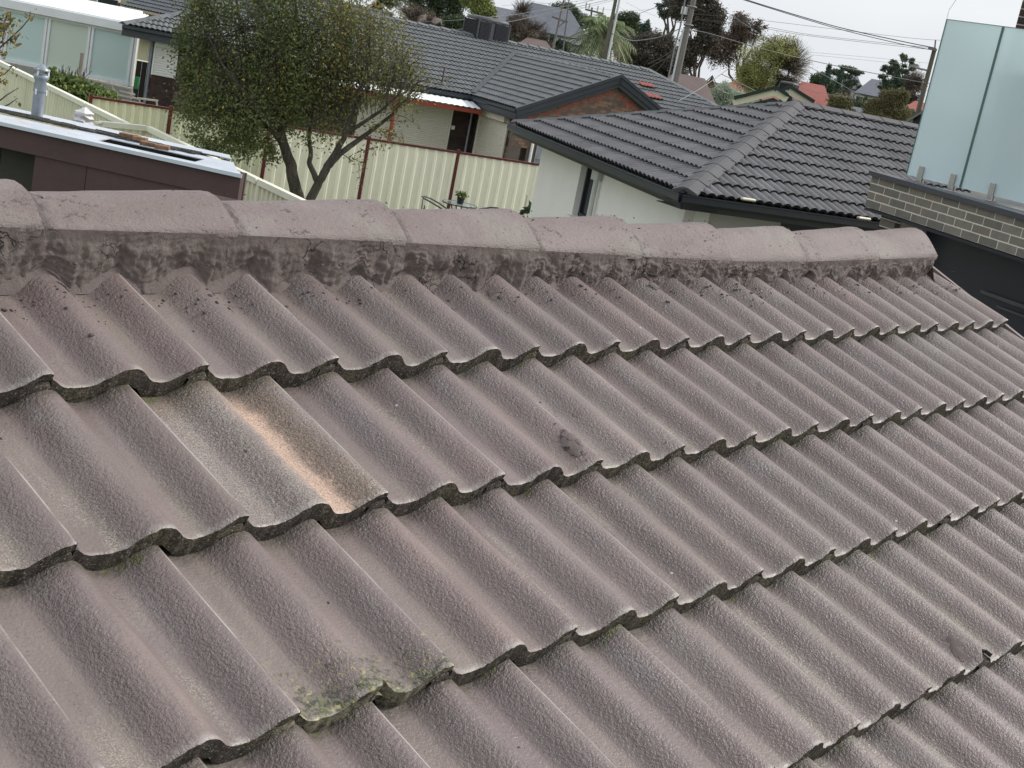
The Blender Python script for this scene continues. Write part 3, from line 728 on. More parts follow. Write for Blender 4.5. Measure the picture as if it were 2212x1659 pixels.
# intersection of the two inset wall lines
def isect(p, d, q, f):
    det = d.x*(-f.y)+f.x*d.y; t = ((q.x-p.x)*(-f.y)+f.x*(q.y-p.y))/det; return p+d*t
Bw = isect(A-nAB*ins, eAB, B-nBC*ins, e); Bw.z = 0; Aw.z = 0
Aw = atp(1160,380, Vector((A.x,A.y,0))-nAB*ins, nAB); Aw.z = 0
WH = 2.92
def wallquad(mb, a, b_, z0, z1, n, th=.2, mi=0): mb.prism([Vector((a.x,a.y,z0)), Vector((b_.x,b_.y,z0)), Vector((b_.x,b_.y,z1)), Vector((a.x,a.y,z1))], -n*th, mi)
pw = lambda px, py: atp(px, py, Bw, nAB)
w0 = pw(1256,360); w1 = pw(1297,374); wb = pw(1240,466)
tA = (w0-Aw).dot(eAB); tB = (w1-Aw).dot(eAB); zb = wb.z
tC = (Bw-Aw).dot(eAB)
mb = MB()
wallquad(mb, Aw, Aw+eAB*tA, 0, WH, nAB); wallquad(mb, Aw+eAB*tA, Aw+eAB*tB, 0, zb, nAB); wallquad(mb, Aw+eAB*tB, Bw, 0, WH, nAB)
bw1 = atp(1690,470, Bw, nBC); t1 = (bw1-Bw).dot(e)
mb.build('wall', REND, wh)
mb = MB(); wallquad(mb, Bw, Bw+e*t1, 0, WH, nBC); mb.build('wall', RENDG, wh)
mb = MB(); wallquad(mb, Bw+e*t1, Bw+e*(t1+3.2), 0, WH-.02, nBC, .1); d_ = mb.build('dark_panel', M_('black_panel', (.012,.013,.017), .35, .1, 3, 0), wh)  # dark panel filling the wall beneath the gutter
for i in range(5):
    mb = MB(); a_ = Bw+e*(t1+.05)+nBC*.004; a_.z = .35+i*.45; mb.bar(a_, a_+e*3.1, .012, .012); mb.build('panel_joint', GUTD, d_)
# window: reveal, dark frame, two panes
wn = MB(); wc = (Aw+eAB*((tA+tB)/2)); hgt = WH-zb
for tt_ in (tA+.03, tB-.03): wn.bar(Aw+eAB*tt_+Vector((0,0,zb))-nAB*.12, Aw+eAB*tt_+Vector((0,0,WH))-nAB*.12, .05, .05, up=nAB)
wn.bar(Aw+eAB*tA+Vector((0,0,zb+.03))-nAB*.12, Aw+eAB*tB+Vector((0,0,zb+.03))-nAB*.12, .05, .05); wn.bar(Aw+eAB*tA+Vector((0,0,WH-.04))-nAB*.12, Aw+eAB*tB+Vector((0,0,WH-.04))-nAB*.12, .05, .05)
wf = wn.build('window', GUTD, wh)
mb = MB(); wallquad(mb, Aw+eAB*(tA+.05)-nAB*.13, Aw+eAB*(tB-.05)-nAB*.13, zb+.05, WH-.06, nAB, .01); mb.build('pane', DARKG, wf)
mb = MB(); mb.bar(Aw+eAB*(tA-.0)+Vector((0,0,zb-.03))+nAB*.03, Aw+eAB*tB+Vector((0,0,zb-.03))+nAB*.03, .12, .05); mb.build('window_sill', REND, wh)
mb = MB(); soff = [A, B, B-nAB*.5-nBC*.0, A-nAB*.5]; mb.prism([p+Vector((0,0,-.15)) for p in soff], (0,0,-.012))
mb.prism([p+Vector((0,0,-.165)) for p in (B, C2, C2-nBC*.5, B-nBC*.5)], (0,0,-.012)); mb.build('soffit', GUTD, wh)
# clear rainhead funnel and downpipe at the window edge, security camera
gp = pw(1300,385); mb = MB(); mb.tube([gp+nAB*.08+Vector((0,0,.02*0)), gp+nAB*.08-Vector((0,0,1.9))], .035, 10); 
mb.box(gp+nAB*.08+Vector((0,0,.07)), (.12,.12,.22)); mb.build('downpipe', M_('pale_plastic', (.52,.56,.55), .3, .03, 2, 0), wh)
cp_ = pw(1144,293); mb = MB(); mb.tube([pw(1146,291)+nAB*.02, pw(1146,291)+nAB*.12], .035, 8); sc_ = mb.build('security_camera', WHITE, wh)
# two cream lumps lying in the gutter
for i, (px, py) in enumerate(((1616,431),(1866,472))):
    c = atp(px, py, B+nBC*.06, nBC); mb = MB(); mb.box(c+Vector((0,0,.0)), (.22,.06,.035), Matrix.Rotation(math.atan2(e.y, e.x), 3, 'Z'))
    o = mb.build('sponge_block', CREAM, None, bevel=.012)
    tag(o, ('cream block on the gutter edge near the hip corner of the charcoal roof', 'cream block lying on the gutter edge close to the brick balcony')[i], 'block', 'cream blocks on the gutter')

# ================================================================== BRICK BALCONY HOUSE (right edge)
LB = Vector((13.11,5.22,3.80)); az_ = math.radians(-118); eb = Vector((math.cos(az_), math.sin(az_), 0)); nb = eb.cross(Vector((0,0,1)))
if nb.dot(EYE-LB) < 0: nb = -nb
bh_ = thing('house', 'two storey house with grey brick balcony parapet and frosted glass screens', 'house', (LB.x, LB.y, 0))
HB = .335; WB = 4.4
def tiltup(p, k_=0): return p
mb = MB(); mb.prism([LB-Vector((0,0,HB)), LB+eb*WB-Vector((0,0,HB+.04)), LB+eb*WB-Vector((0,0,.04)), LB], -nb*.22); mb.build('parapet', GMORT, bh_)
ebt = (eb*WB+Vector((0,0,-.04))).normalized()
brick_wall(bh_, LB-Vector((0,0,HB-.002)), ebt, (0,0,1), nb, WB, HB-.0, GBRK, GMORT, bl=.262, bh=.0745, joint=.0125, proud=.002)
mb = MB(); cpL = LB+Vector((0,0,.022))-eb*.03; mb.bar(cpL-nb*.09, cpL-nb*.09+ebt*(WB+.03), .26, .05); mb.build('capping', M_('ledge_metal', (.052,.054,.066), .4, .06, 2, 0), bh_)
mb = MB(); mb.bar(cpL-nb*.26+Vector((0,0,.0)), cpL-nb*.26+ebt*WB, .10, .02); mb.bar(LB-nb*1.3+Vector((0,0,-.06)), LB-nb*1.3+ebt*WB+Vector((0,0,-.06)), 2.2, .12); mb.build('balcony_floor', M_('balcony_slab', (.30,.31,.31), .8), bh_)
# dark under-storey wall, post and lines below
BLK = M_('navy_cladding', (.010,.013,.024), .4, .1, 1, 0)
mb = MB(); z1 = LB.z-HB-.005
mb.prism([LB-nb*.45+eb*.55+Vector((0,0,-LB.z)), LB-nb*.45+eb*WB+Vector((0,0,-LB.z)), LB-nb*.45+eb*WB+Vector((0,0,z1-LB.z)), LB-nb*.45+eb*.55+Vector((0,0,z1-LB.z))], -nb*.1)
under = mb.build('wall', BLK, bh_)
mb = MB(); mb.prism([LB+Vector((0,0,-HB-.01)), LB+eb*WB+Vector((0,0,-HB-.05)), LB+eb*WB-nb*2.4+Vector((0,0,-HB-.05)), LB-nb*2.4+Vector((0,0,-HB-.01))], (0,0,-.03)); mb.build('soffit', BLK, bh_)
for (pa, pb, th) in (((2120,632),(2212,660),.035),((2155,662),(2212,683),.02)):
    a_ = atp(*pa, LB-nb*.42, nb); b_ = atp(*pb, LB-nb*.42, nb); d_ = (b_-a_); d_.z = min(d_.z, 0)*.0
    mb = MB(); mb.bar(Vector((a_.x,a_.y,(a_.z+b_.z)/2))-eb*.0, Vector((b_.x,b_.y,(a_.z+b_.z)/2))+eb*1.2, .03, th); mb.build('trim_strip', M_('trim_grey', (.06,.06,.065), .5), bh_)
mb = MB(); pp = LB-nb*.30+eb*.30; pst = bh_
mb.box((pp.x, pp.y, z1/2), (.34,.30,z1-.02), Matrix.Rotation(az_, 3, 'Z')); mb.build('pillar', GMORT, bh_)
e_ = eb
brick_wall(bh_, Vector((pp.x,pp.y,0))-eb*.17+nb*.151+Vector((0,0,z1-1.2)), eb, (0,0,1), nb, .34, 1.18, DBRK+GBRK[:1], GMORT, bl=.262, bh=.0745, joint=.0125, proud=.006)
# frosted glass screens on stainless spigots
GL = atd(1957,380,16.25); GL.z = LB.z+.075; ga = math.radians(-106); eg = Vector((math.cos(ga), math.sin(ga), 0)); ng = eg.cross(Vector((0,0,1))); ng = ng if ng.dot(EYE-GL) > 0 else -ng
GT_ = atp(2046,42, GL, ng)
def frosted(name, tint=(.80,.92,.935), df=.52):
    m, t, b = newmat(name); k = nodeset(t)
    b.inputs['Base Color'].default_value = (*tint, 1); b.inputs['Roughness'].default_value = .35; b.inputs['IOR'].default_value = 1.1
    tr = k.N('ShaderNodeBsdfTranslucent'); tr.inputs[0].default_value = (*tint, 1)
    rf = k.N('ShaderNodeBsdfRefraction'); rf.inputs['Roughness'].default_value = .55; rf.inputs['IOR'].default_value = 1.02; rf.inputs[0].default_value = (tint[0]**.4, tint[1]**.4, tint[2]**.4, 1)
    m1 = k.N('ShaderNodeMixShader'); m1.inputs[0].default_value = .50; k.L(tr.outputs[0], m1.inputs[1]); k.L(rf.outputs[0], m1.inputs[2])
    m2 = k.N('ShaderNodeMixShader'); m2.inputs[0].default_value = df; k.L(m1.outputs[0], m2.inputs[1]); k.L(b.outputs[0], m2.inputs[2])
    k.L(m2.outputs[0], t.nodes['Material Output'].inputs[0]); return m
FG = frosted('frosted_glass'); GEDGE = M_('glass_edge', (.10,.18,.17), .2, 0, 2, 0)
s1 = (atp(2169,58, GL, ng)-GT_).dot(eg)
gh_ = GT_.z-GL.z
for i, (a0, a1) in enumerate(((0, s1-.006), (s1+.006, s1*2.6))):
    mb = MB(); p = GL+eg*a0; q = GL+eg*a1
    mb.prism([p, q, q+Vector((0,0,gh_)), p+Vector((0,0,gh_))], -ng*.010)
    gp_ = mb.build('glass_panel', FG, bh_)
    mb = MB()
    for x in ([a0+.003, a1-.003] if i == 0 else [a0+.003]): mb.bar(GL+eg*x-ng*.005, GL+eg*x-ng*.005+Vector((0,0,gh_)), .014, .014, up=ng)
    mb.bar(p+Vector((0,0,gh_+.002))-ng*.005, q+Vector((0,0,gh_+.002))-ng*.005, .014, .006); mb.build('panel_edge', GEDGE, gp_)
STEEL = M_('stainless_steel', (.50,.48,.46), .25, .03, 2, 0, metal=.9)
for (px, py) in ((1990,365),(2059,380),(2145,399)):
    q = atp(px, py, GL+ng*.02, ng); x = (q-GL).dot(eg); c = GL+eg*x
    mb = MB(); 
    for sg in (1, -1): mb.box(c+ng*(.021*sg-.005)+Vector((0,0,.03)), (.062,.026,.19), Matrix.Rotation(ga, 3, 'Z'))
    mb.box(c-ng*.005+Vector((0,0,-.055)), (.10,.10,.012), Matrix.Rotation(ga, 3, 'Z')); mb.build('glass_spigot', STEEL, bh_, bevel=.003)
# upper brick pier behind the screen at the picture edge
pr = atd(2205,30,17.6); mb = MB(); 
pr0 = Vector((pr.x, pr.y, 0)); dpr = (pr-EYE); dpr.z = 0; dpr.normalize(); side = Vector((0,0,1)).cross(-dpr)*-1
side = dpr.cross(Vector((0,0,1)))
base = atd(2196,50,17.6); zt_ = 7.4
edge = Vector((base.x, base.y, 0))
mb.prism([edge+Vector((0,0,3.75)), edge+side*2.5+Vector((0,0,3.75)), edge+side*2.5+Vector((0,0,zt_)), edge+Vector((0,0,zt_))], dpr*.3); mb.build('wall', GMORT, bh_)
brick_wall(bh_, edge+Vector((0,0,5.2)), side, (0,0,1), -dpr, .8, 1.5, DBRK, GMORT, bl=.235, bh=.0745, joint=.0125, proud=.008)
mb = MB(); c_ = GL+eg*(s1*1.75)-ng*.34; c_.z = 4.75; mb.box((c_.x, c_.y, 4.62), (1.0,.06,1.45), Matrix.Rotation(ga, 3, 'Z')); mb.build('dark_backing', M_('dark_backing_paint', (.03,.035,.04), .3, .05, 2, 0), bh_)  # dark slab added behind the second screen to darken its glass
mb = MB(); q = atp(2050,34, GL, ng); mb.tube([GL+Vector((0,0,gh_)), GL+Vector((0.0,0,gh_+.10)), GL+Vector((.01,-.03,gh_+.22))-eg*-.02], .004, 5); o = mb.build('loose_strap', WHITE, None); tag(o, 'thin pale strap sticking up from the top left corner of the frosted glass screen', 'strap')
# ================================================================== FAR BRICK HOUSE (grey tiled roof, roller shutters)
ZG = 2.5
G0 = atz(1118,236,ZG); VB0 = atz(1030,209,ZG)
ga1 = math.radians(-21); E1 = Vector((math.cos(ga1), math.sin(ga1), 0)); E2 = Vector((-math.sin(ga1), math.cos(ga1), 0)); NF = -E2; NS = -E1
def FL(a, b, z=0): return Vector((G0.x, G0.y, 0))+E1*a+E2*b+Vector((0,0,z))
def floc(p): d = p-G0; return d.dot(E1), d.dot(E2), p.z
fh = thing('house', 'brown brick house with long grey tiled roof, gable end and cream roller shutters', 'house', FL(3, 4))
apx = atp(1338,166, G0, E2); hw = (apx-G0).dot(E1); zA = apx.z; sl = (zA-ZG)/hw
bE = (VB0-G0).dot(E2); SLP = .405
hR = 4.4
rl = atp(850,40, FL(0,bE+hR), E2); rr = atp(1400,156, FL(0,bE+hR), E2)
SLP = ((rl.z+rr.z)/2-ZG)/hR
def onm(b): return ZG+SLP*(b-bE)
nrm = E1.cross((E2+Vector((0,0,SLP))).normalized()); 
if nrm.z < 0: nrm = -nrm
zR = onm(bE+hR); aR = floc(rr)[0]; aL = floc(rl)[0]-4.6
RL = FL(aL, bE+hR, zR); RR = FL(aR, bE+hR, zR); EL = FL(aL, bE, ZG); HB = FL(aR+hR*.95, bE, ZG)
aV = (VB0-G0).dot(E1)*.5; VB2 = FL(0, bE, ZG)
vtp = atp(1110,122, RL, nrm); 
VT = FL(hw, bE+(zA-ZG)/SLP, zA)
WRb = FL(2*hw, bE, ZG); WA = FL(0, 0, ZG); AP = FL(hw, 0, zA); WRf = FL(2*hw, 0, ZG)
tr = TiledRoof(fh, GT, GTE)
MT = FL(hw, bE+hR, zR)
tr.face(EL, VB2, [EL, VB2, VT, MT, RL]); tr.face(WRb, HB, [VT, WRb, HB, RR, MT])
tr.face(WA, VB2, [WA, VB2, VT, AP]); tr.face(WRf, WRb, [WRf, WRb, VT, AP])
tr.finish()
caps(fh, RL, RR, GCAP, lift=.03, step=.02); caps(fh, RR, HB, GCAP, lift=.03); caps(fh, VT, AP, GCAP, wid=.10, hgt=.05, lift=.03, step=.018)
mb = MB(); BR_ = FL(aR+hR, bE+2*hR, ZG); mb.prism([RL, RR, BR_, FL(aL, bE+2*hR, ZG)], (0,0,-.04)); mb.prism([RR, HB, BR_], (0,0,-.04)); mb.build('roof_deck', GT, fh)
mb = MB(); mb.bar(VB2+Vector((0,0,.11)), VT+Vector((0,0,.11)), .17, .02, up=Vector((0,0,1))); mb.build('valley_flashing', M_('valley_metal', (.07,.075,.08), .5), fh)
for (px, py, lab) in ((1397,186,'patch of red tiles by the right hip, upper of two'), (1412,211,'patch of red tiles by the right hip, lower of two')):
    c = atp(px, py, RL+Vector((0,0,.05)), nrm); v_ = nrm.cross(E1)
    M = Matrix((E1, v_, nrm)).transposed().to_4x4(); M.translation = c
    for j in (-1, 0):
        me = small_tile('roof_tile', [REDT, GTE]); o = link('red_tile', me, fh, M @ Matrix.Translation((j*.3, -.16, .012))); o['label'] = lab
gutter(fh, EL, VB2, GUT, out=NF); gutter(fh, VB2, WA+NF*.05, GUT, out=NS)
for pa, pb in ((VB2+E1*.02, WA+E1*.02), (EL, VB2)):
    mb = MB(); mb.bar(pa+Vector((0,0,-.2)), pb+Vector((0,0,-.2)), .03, .22); mb.build('fascia', GUT, fh)
for (a, b_) in ((WA, AP), (AP, WRf)):
    d = (b_-a).normalized(); upn = E2.cross(d); upn = upn if upn.z > 0 else -upn
    for j, (off, hh, yy) in enumerate(((.035,.09,.10), (-.09,.14,.07), (-.22,.11,.04))):
        mb = MB(); mb.bar(a-d*.1*(a is WA)+upn*off+NF*yy, b_+upn*off+NF*yy+d*(.02 if b_ is AP else 0), .07, hh, up=upn); mb.build('barge_board', GUT, fh)
gy = .12
mb = MB(); mb.prism([FL(.05,gy,0), FL(2*hw-.05,gy,0), FL(2*hw-.05,gy,ZG-.14), FL(hw,gy,zA-.18), FL(.05,gy,ZG-.14)], E2*.12); mb.build('wall', BMORT, fh)
RBRK = [M_('red_rubbed_brick', (.34,.12,.09), .9, .3, 8, .5, 90, .004)]
W_ = 2*hw-.1; bl0 = ZG-1.15
topz = lambda x: ZG-.26+sl*(min(x, W_-x))
brick_wall(fh, FL(.05,gy,bl0), E1, (0,0,1), NF, W_, zA-bl0, BRK, BMORT, inside=lambda x, y: topz(x)-.30 > y+bl0 > ZG-1.1, budget=200)
brick_wall(fh, FL(.05,gy,bl0), E1, (0,0,1), NF, W_, zA-bl0, RBRK+BRK[1:2], BMORT, inside=lambda x, y: topz(x)-.02 > y+bl0 >= topz(x)-.30, budget=70)
SHM = M_('cream_shutter', (.80,.755,.65), .5, .03, 1.5, 0); SHG = M_('grey_shutter', (.74,.74,.70), .5, .03, 1.5, 0)
def roller_shutter(parent, a, b_, z0, z1, n, mat, slat=.06, box=True, name='roller_shutter', label=None):
    a = Vector((a.x,a.y,0)); b_ = Vector((b_.x,b_.y,0)); d = (b_-a); W = d.length; d.normalize()
    fr = MB(); fr.bar(a+n*.11+Vector((0,0,z1-.02)), b_+n*.11+Vector((0,0,z1-.02)), .2 if box else .05, .2 if box else .06)
    f = fr.build(name, mat, parent)
    if label: f['label'] = label
    for q in (a, b_): fr = MB(); fr.bar(q+n*.05+Vector((0,0,z0)), q+n*.05+Vector((0,0,z1-.05)), .055, .05, up=n); fr.build('guide', mat, f)
    ns = int((z1-z0-.1)/slat); mb = MB()
    sec = [(0, .000), (.12, .010), (.5, .017), (.85, .014), (1, .004)]
    P0 = [(0, -o_, q*slat) for (q, o_) in sec]; P1 = [(W-.06, y, z) for _, y, z in P0]
    mb.add(P0+P1, [(i, 5+i, 6+i, i+1) for i in range(4)], 0, False)
    me = mb.mesh('slat', mat)
    M0 = Matrix((d, -n, Vector((0,0,1)))).transposed().to_4x4()
    for i in range(min(ns, 60)):
        M = M0.copy(); M.translation = a+d*.03+n*.035+Vector((0,0,z0+i*slat)); link('slat', me, f, M)
    return f
wx, wy = .42, bE+.35
onS = lambda px, py: floc(atp(px, py, FL(wx,0), E1)); onF = lambda px, py: floc(atp(px, py, FL(0,wy), E2)); onG = lambda px, py: floc(atp(px, py, FL(0,gy), E2))
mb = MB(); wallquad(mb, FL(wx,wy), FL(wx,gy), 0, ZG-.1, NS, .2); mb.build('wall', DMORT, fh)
qa = onS(1042,240)[1]; qb = onS(1102,262)[1]; qb = max(qb, gy+.2); qa = min(qa, wy-.1)
roller_shutter(fh, FL(wx,qa), FL(wx,qb), .35, ZG-.38, NS, SHM, label='cream roller shutter on the side wall of the gable wing')
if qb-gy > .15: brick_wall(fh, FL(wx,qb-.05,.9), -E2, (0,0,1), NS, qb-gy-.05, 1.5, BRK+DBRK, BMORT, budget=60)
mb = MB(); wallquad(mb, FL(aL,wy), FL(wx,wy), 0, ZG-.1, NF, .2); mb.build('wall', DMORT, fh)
dA = min(onF(972,260)[0], wx-.5)
roller_shutter(fh, FL(dA-3.0,wy), FL(dA,wy), .1, ZG-.35, NF, SHM, box=False, label='wide cream roller shutter under the white awning')
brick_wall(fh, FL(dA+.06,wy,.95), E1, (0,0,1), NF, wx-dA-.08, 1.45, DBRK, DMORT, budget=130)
x_ = onF(1015,260)[0]; mb = MB(); mb.tube([FL(x_,wy-.06,2.35), FL(x_,wy-.06,.1)], .035, 8); mb.build('downpipe', M_('grey_pipe', (.33,.34,.37), .4), fh)
mb = MB(); xd_ = onG(1142,320)[0]; mb.tube([FL(xd_,gy-.02,1.95), FL(xd_+.05,gy-.10,1.78), FL(xd_+.05,gy-.10,.1)], .045, 8); mb.build('downpipe', WHITE, fh)
mb = MB(); mb.box(FL(dA+.12,wy-.05,1.45), (.10,.08,.12)); mb.build('switch_box', WHITE, fh, bevel=.01)
s0 = onG(1158,320)[0]
mb = MB(); mb.prism([FL(s0,gy-.02,.6), FL(s0+1.5,gy-.02,.6), FL(s0+1.5,gy-.02,1.85), FL(s0,gy-.02,1.85)], NF*.02); wdw = mb.build('window', M_('flyscreen', (.27,.29,.32), .6), fh)
for x_ in (0, .5, 1.0, 1.5): mb = MB(); mb.bar(FL(s0+x_,gy-.05,.6), FL(s0+x_,gy-.05,1.85), .025, .02, up=NF); mb.build('frame', M_('window_alu', (.36,.38,.40), .4) if x_ == 0 else bpy.data.materials['window_alu'], wdw)
for z_ in (.6,1.2,1.85): mb = MB(); mb.bar(FL(s0,gy-.055,z_), FL(s0+1.5,gy-.055,z_), .02, .025); mb.build('frame', bpy.data.materials['window_alu'], wdw)
aw = MB(); NX = 90; x0_, x1_ = -5.4, -.05; rows = []
for i in range(NX+1):
    x = x0_+(x1_-x0_)*i/NX
    for (y, z) in ((bE-.12, ZG-.16), (bE-.78, ZG-.30)): rows.append(FL(x, y, z+.012*math.sin(i*1.9)))
aw.add(rows, [(i*2, i*2+1, i*2+3, i*2+2) for i in range(NX)], 0, True); aw.build('awning_sheet', WHITE, fh)
REDP = M_('red_oxide_paint', (.33,.065,.04), .5, .12, 3, 0)
mb = MB(); mb.bar(FL(x0_,bE-.72,ZG-.40), FL(x1_+.1,bE-.72,ZG-.40), .05, .12); mb.build('awning_beam', REDP, fh)
px_ = floc(atp(838,320, FL(0,bE-.72), E2))[0]; mb = MB(); mb.bar(FL(px_,bE-.70,0), FL(px_,bE-.70,ZG-.46), .08, .08, up=NF); mb.build('awning_post', REDP, fh)
pb = atp(954,182, RL, nrm); mb = MB(); mb.tube([pb-Vector((0,0,.1)), pb+Vector((0,0,.52))], .022, 8); mb.tube([pb+Vector((-.05,0,.22)), pb+Vector((.05,0,.22))], .014, 6); mb.build('vent_pipe', M_('rusty_steel', (.10,.055,.04), .8, .3, 20, .2), fh)
# evaporative cooler on the ridge
def cooler(name, cen, rot, sx, sy, sz, label, louvre=14, parts=True, leg=0):
    c = Vector(cen); t = thing(name, label, 'air cooler', c)
    R = Matrix.Rotation(rot, 3, 'Z'); PL = M_('cooler_plastic', (.075,.075,.085), .5, .06, 3, 0); PD = M_('cooler_dark', (.012,.013,.016), .7)
    mb = MB(); mb.box(c+Vector((0,0,sz/2)), (sx*.93, sy*.93, sz*.9), R); mb.build('core', PD, t)
    mb = MB()
    for z in (.04, .96): 
        pass
    mb.box(c+Vector((0,0,.035)), (sx, sy, .07), R); 
    for x in (-.5, .5):
        for y in (-.5, .5): mb.box(c+R @ Vector((x*(sx-.06), y*(sy-.06), 0))+Vector((0,0,sz/2)), (.06,.06,sz), R)
    for s_ in (-.5, .5): mb.box(c+R @ Vector((-.05*sx, s_*(sy-.03), 0))+Vector((0,0,sz/2)), (sx*.12,.03,sz*.92), R)
    mb.build('frame', PL, t, bevel=.01)
    mb = MB(); n = 16; top = []
    for k, (f, z) in enumerate(((1.0, sz-.02), (1.02, sz+.03), (.93, sz+.085), (.6, sz+.12), (.0, sz+.125))):
        for i in range(n):
            a = 2*math.pi*(i+.5)/n; ca, sa = math.cos(a), math.sin(a); m_ = max(abs(ca), abs(sa)); q = .18
            x = (ca/m_*(1-q)+ca*q*1.2)*f*sx/2; y = (sa/m_*(1-q)+sa*q*1.2)*f*sy/2
            top.append(c+R @ Vector((x, y, 0))+Vector((0,0,z)))
    mb.add(top, [(k*n+i, k*n+(i+1)%n, (k+1)*n+(i+1)%n, (k+1)*n+i) for k in range(4) for i in range(n)], 0, True); mb.build('lid', PL, t)
    if parts:
        for s_ in (-.5, .5):
            for i in range(louvre):
                z = .1+(sz-.16)*i/(louvre-1)
                for x0, x1 in ((-.44, -.12), (.03, .44)):
                    mb = MB(); mb.box(c+R @ Vector(((x0+x1)/2*sx, s_*(sy-.02), 0))+Vector((0,0,z)), (abs(x1-x0)*sx, .05, .012), R @ Matrix.Rotation(.5*(1 if s_ < 0 else -1), 3, 'X')); mb.build('louvre', PL, t)
        for i in range(louvre):
            z = .1+(sz-.16)*i/(louvre-1)
            for s_ in (-.5, .5):
                mb = MB(); mb.box(c+R @ Vector((s_*(sx-.02), 0, 0))+Vector((0,0,z)), (.05, sy*.84, .012), R); mb.build('louvre', PL, t)
    if leg: mb = MB(); mb.box(c+Vector((0,0,-leg/2)), (sx*.6, sy*.6, leg), R); mb.build('duct', PD, t)
    return t
ca_ = floc(atp(1050,92, FL(0,bE+hR+.1), E2))
cooler('evaporative_cooler', FL(ca_[0], bE+hR+.25, zR-.10), ga1+.12, 1.30, .95, .68, 'large dark grey louvred evaporative cooler straddling the ridge of the grey tiled roof', leg=.25)

# ------------------------------------------------------------------ west part of that row: brick bay with shutter, hip roof
p0 = atd(318,70,43); wl = thing('house', 'dark brick bay with pale roller shutter and slate blue gutter behind the leafy tree', 'house', (p0.x, p0.y, 0))
def fr(px, py, D): return atd(px, py, D)
za = 2.5
g0 = atz(266,46,2.75); g1 = atz(402,84,2.6); gd = (g1-g0); gd.z = 0; gl_ = gd.length; gd.normalize(); ngd = gd.cross(Vector((0,0,1))); ngd = ngd if ngd.dot(EYE-g0) > 0 else -ngd
g0.z = g1.z = 2.66; g2 = g0+gd*(gl_*2.3)
rk0 = g0-ngd*3.2+gd*3.2+Vector((0,0,1.2)); rk1 = g2-ngd*3.2+Vector((0,0,1.2))
tr = TiledRoof(wl, GT, GTE, budget=200); tr.face(g0, g2, [g0, g2, rk1, rk0]); g3 = g0-ngd*6.4; tr.face(g0, g3, [g0, g3, rk0]); tr.finish()
caps(wl, g0, rk0, GCAP); gutter(wl, g0, g2, GUT, out=ngd)
mb = MB(); mb.bar(g0+Vector((0,0,-.2)), g2+Vector((0,0,-.2)), .03, .2); mb.build('fascia', GUT, wl)
bw_ = lambda px, py: atp(px, py, g0-ngd*.5, ngd)
c0 = bw_(327,90); c0.z = 0
mb = MB(); wallquad(mb, c0, Vector((g2.x,g2.y,0))-ngd*.5, 0, 2.5, ngd, .2); mb.build('wall', DBRK[1], wl)
sA = bw_(336,100); sB = bw_(383,120); sz = bw_(340,163).z
roller_shutter(wl, sA, sB, max(.5, sz), 2.35, ngd, SHG, slat=.07, label='pale grey roller shutter on the dark brick bay')
fh_ = fh; tmp = fh
mb = MB(); q = bw_(326,120); mb.tube([Vector((q.x,q.y,2.4))+ngd*.05, Vector((q.x,q.y,.1))+ngd*.05], .04, 8); mb.build('downpipe', M_('blue_grey_pipe', (.20,.23,.28), .4), wl)
brick_wall(wl, c0+Vector((0,0,.1)), gd, (0,0,1), ngd, (sA-c0).dot(gd)-.06 if (sA-c0).dot(gd) > .3 else .3, 2.3, DBRK+BRK[2:3], DMORT, budget=100)
sR = bw_(392,150); 
brick_wall(wl, Vector((sB.x,sB.y,.1))+gd*.05, gd, (0,0,1), ngd, 1.6, 2.3, DBRK+BRK[2:3], DMORT, budget=180)
brick_wall(wl, Vector((sA.x,sA.y,.1)), gd, (0,0,1), ngd, (sB-sA).dot(gd), max(.3, sz-.16), DBRK, DMORT, budget=60)
# timber gate and cream corrugated infill between bay and sunroom
mb = MB(); NX = 16; a_ = bw_(299,100); a_.z = 0; Lg = (c0-a_).dot(gd); a_ = c0-gd*Lg; rows = []
for i in range(NX+1):
    x = a_+gd*(Lg*i/NX)+ngd*(.02*(i % 2)); rows += [x+Vector((0,0,1.75)), x+Vector((0,0,2.5))]
mb.add(rows, [(i*2, i*2+2, i*2+3, i*2+1) for i in range(NX)]); mb.build('corrugated_infill', CREAM, wl)
for i in range(max(3, int(Lg/.155))):
    mb = MB(); x = a_+gd*(.08+.155*i)-ngd*.05; mb.box(x+Vector((0,0,.86)), (.15,.02,1.7), Matrix.Rotation(math.atan2(gd.y, gd.x), 3, 'Z')); mb.build('gate_paling', M_('black_timber', (.022,.020,.020), .9) if i == 0 else bpy.data.materials['black_timber'], wl)

# ------------------------------------------------------------------ white framed sunroom
D = 46; a = atz(8,146,1.4) ; tl = atd(14,24,D); 
br = atd(258,184,50); zb_ = br.z
sTR = atp(300,70, br, (br-EYE)); 
L0 = atd(-60,-10,51.5); R0 = atd(262,150,50.0); dS = R0-L0; dS.z = 0; dS.normalize(); nS = dS.cross(Vector((0,0,1))); nS = nS if nS.dot(EYE-R0) > 0 else -nS
sp = lambda px, py: atp(px, py, R0, nS)
rB = sp(278,186); rT = sp(296,72); lB = sp(4,129); lT = sp(20,12)
zTop = rT.z; zBot = rB.z
sr = thing('sunroom', 'white framed sunroom with tall frosted aqua panes and a low white roof', 'sunroom', (R0.x, R0.y, 0))
X = lambda p: (p-R0).dot(dS)
edges_ = [X(sp(11,70)), X(sp(100,85)), X(sp(193,105)), X(sp(286,125))]
Wt = lambda x, z, o=0: Vector((R0.x, R0.y, 0))+dS*x+nS*o+Vector((0,0,z))
PANE = frosted('aqua_pane', (.78,.92,.90), .62)
PANE2 = frosted('pale_pane', (.84,.91,.83), .62)
xL = edges_[0]-.9*(edges_[1]-edges_[0])
cols = [xL]+edges_
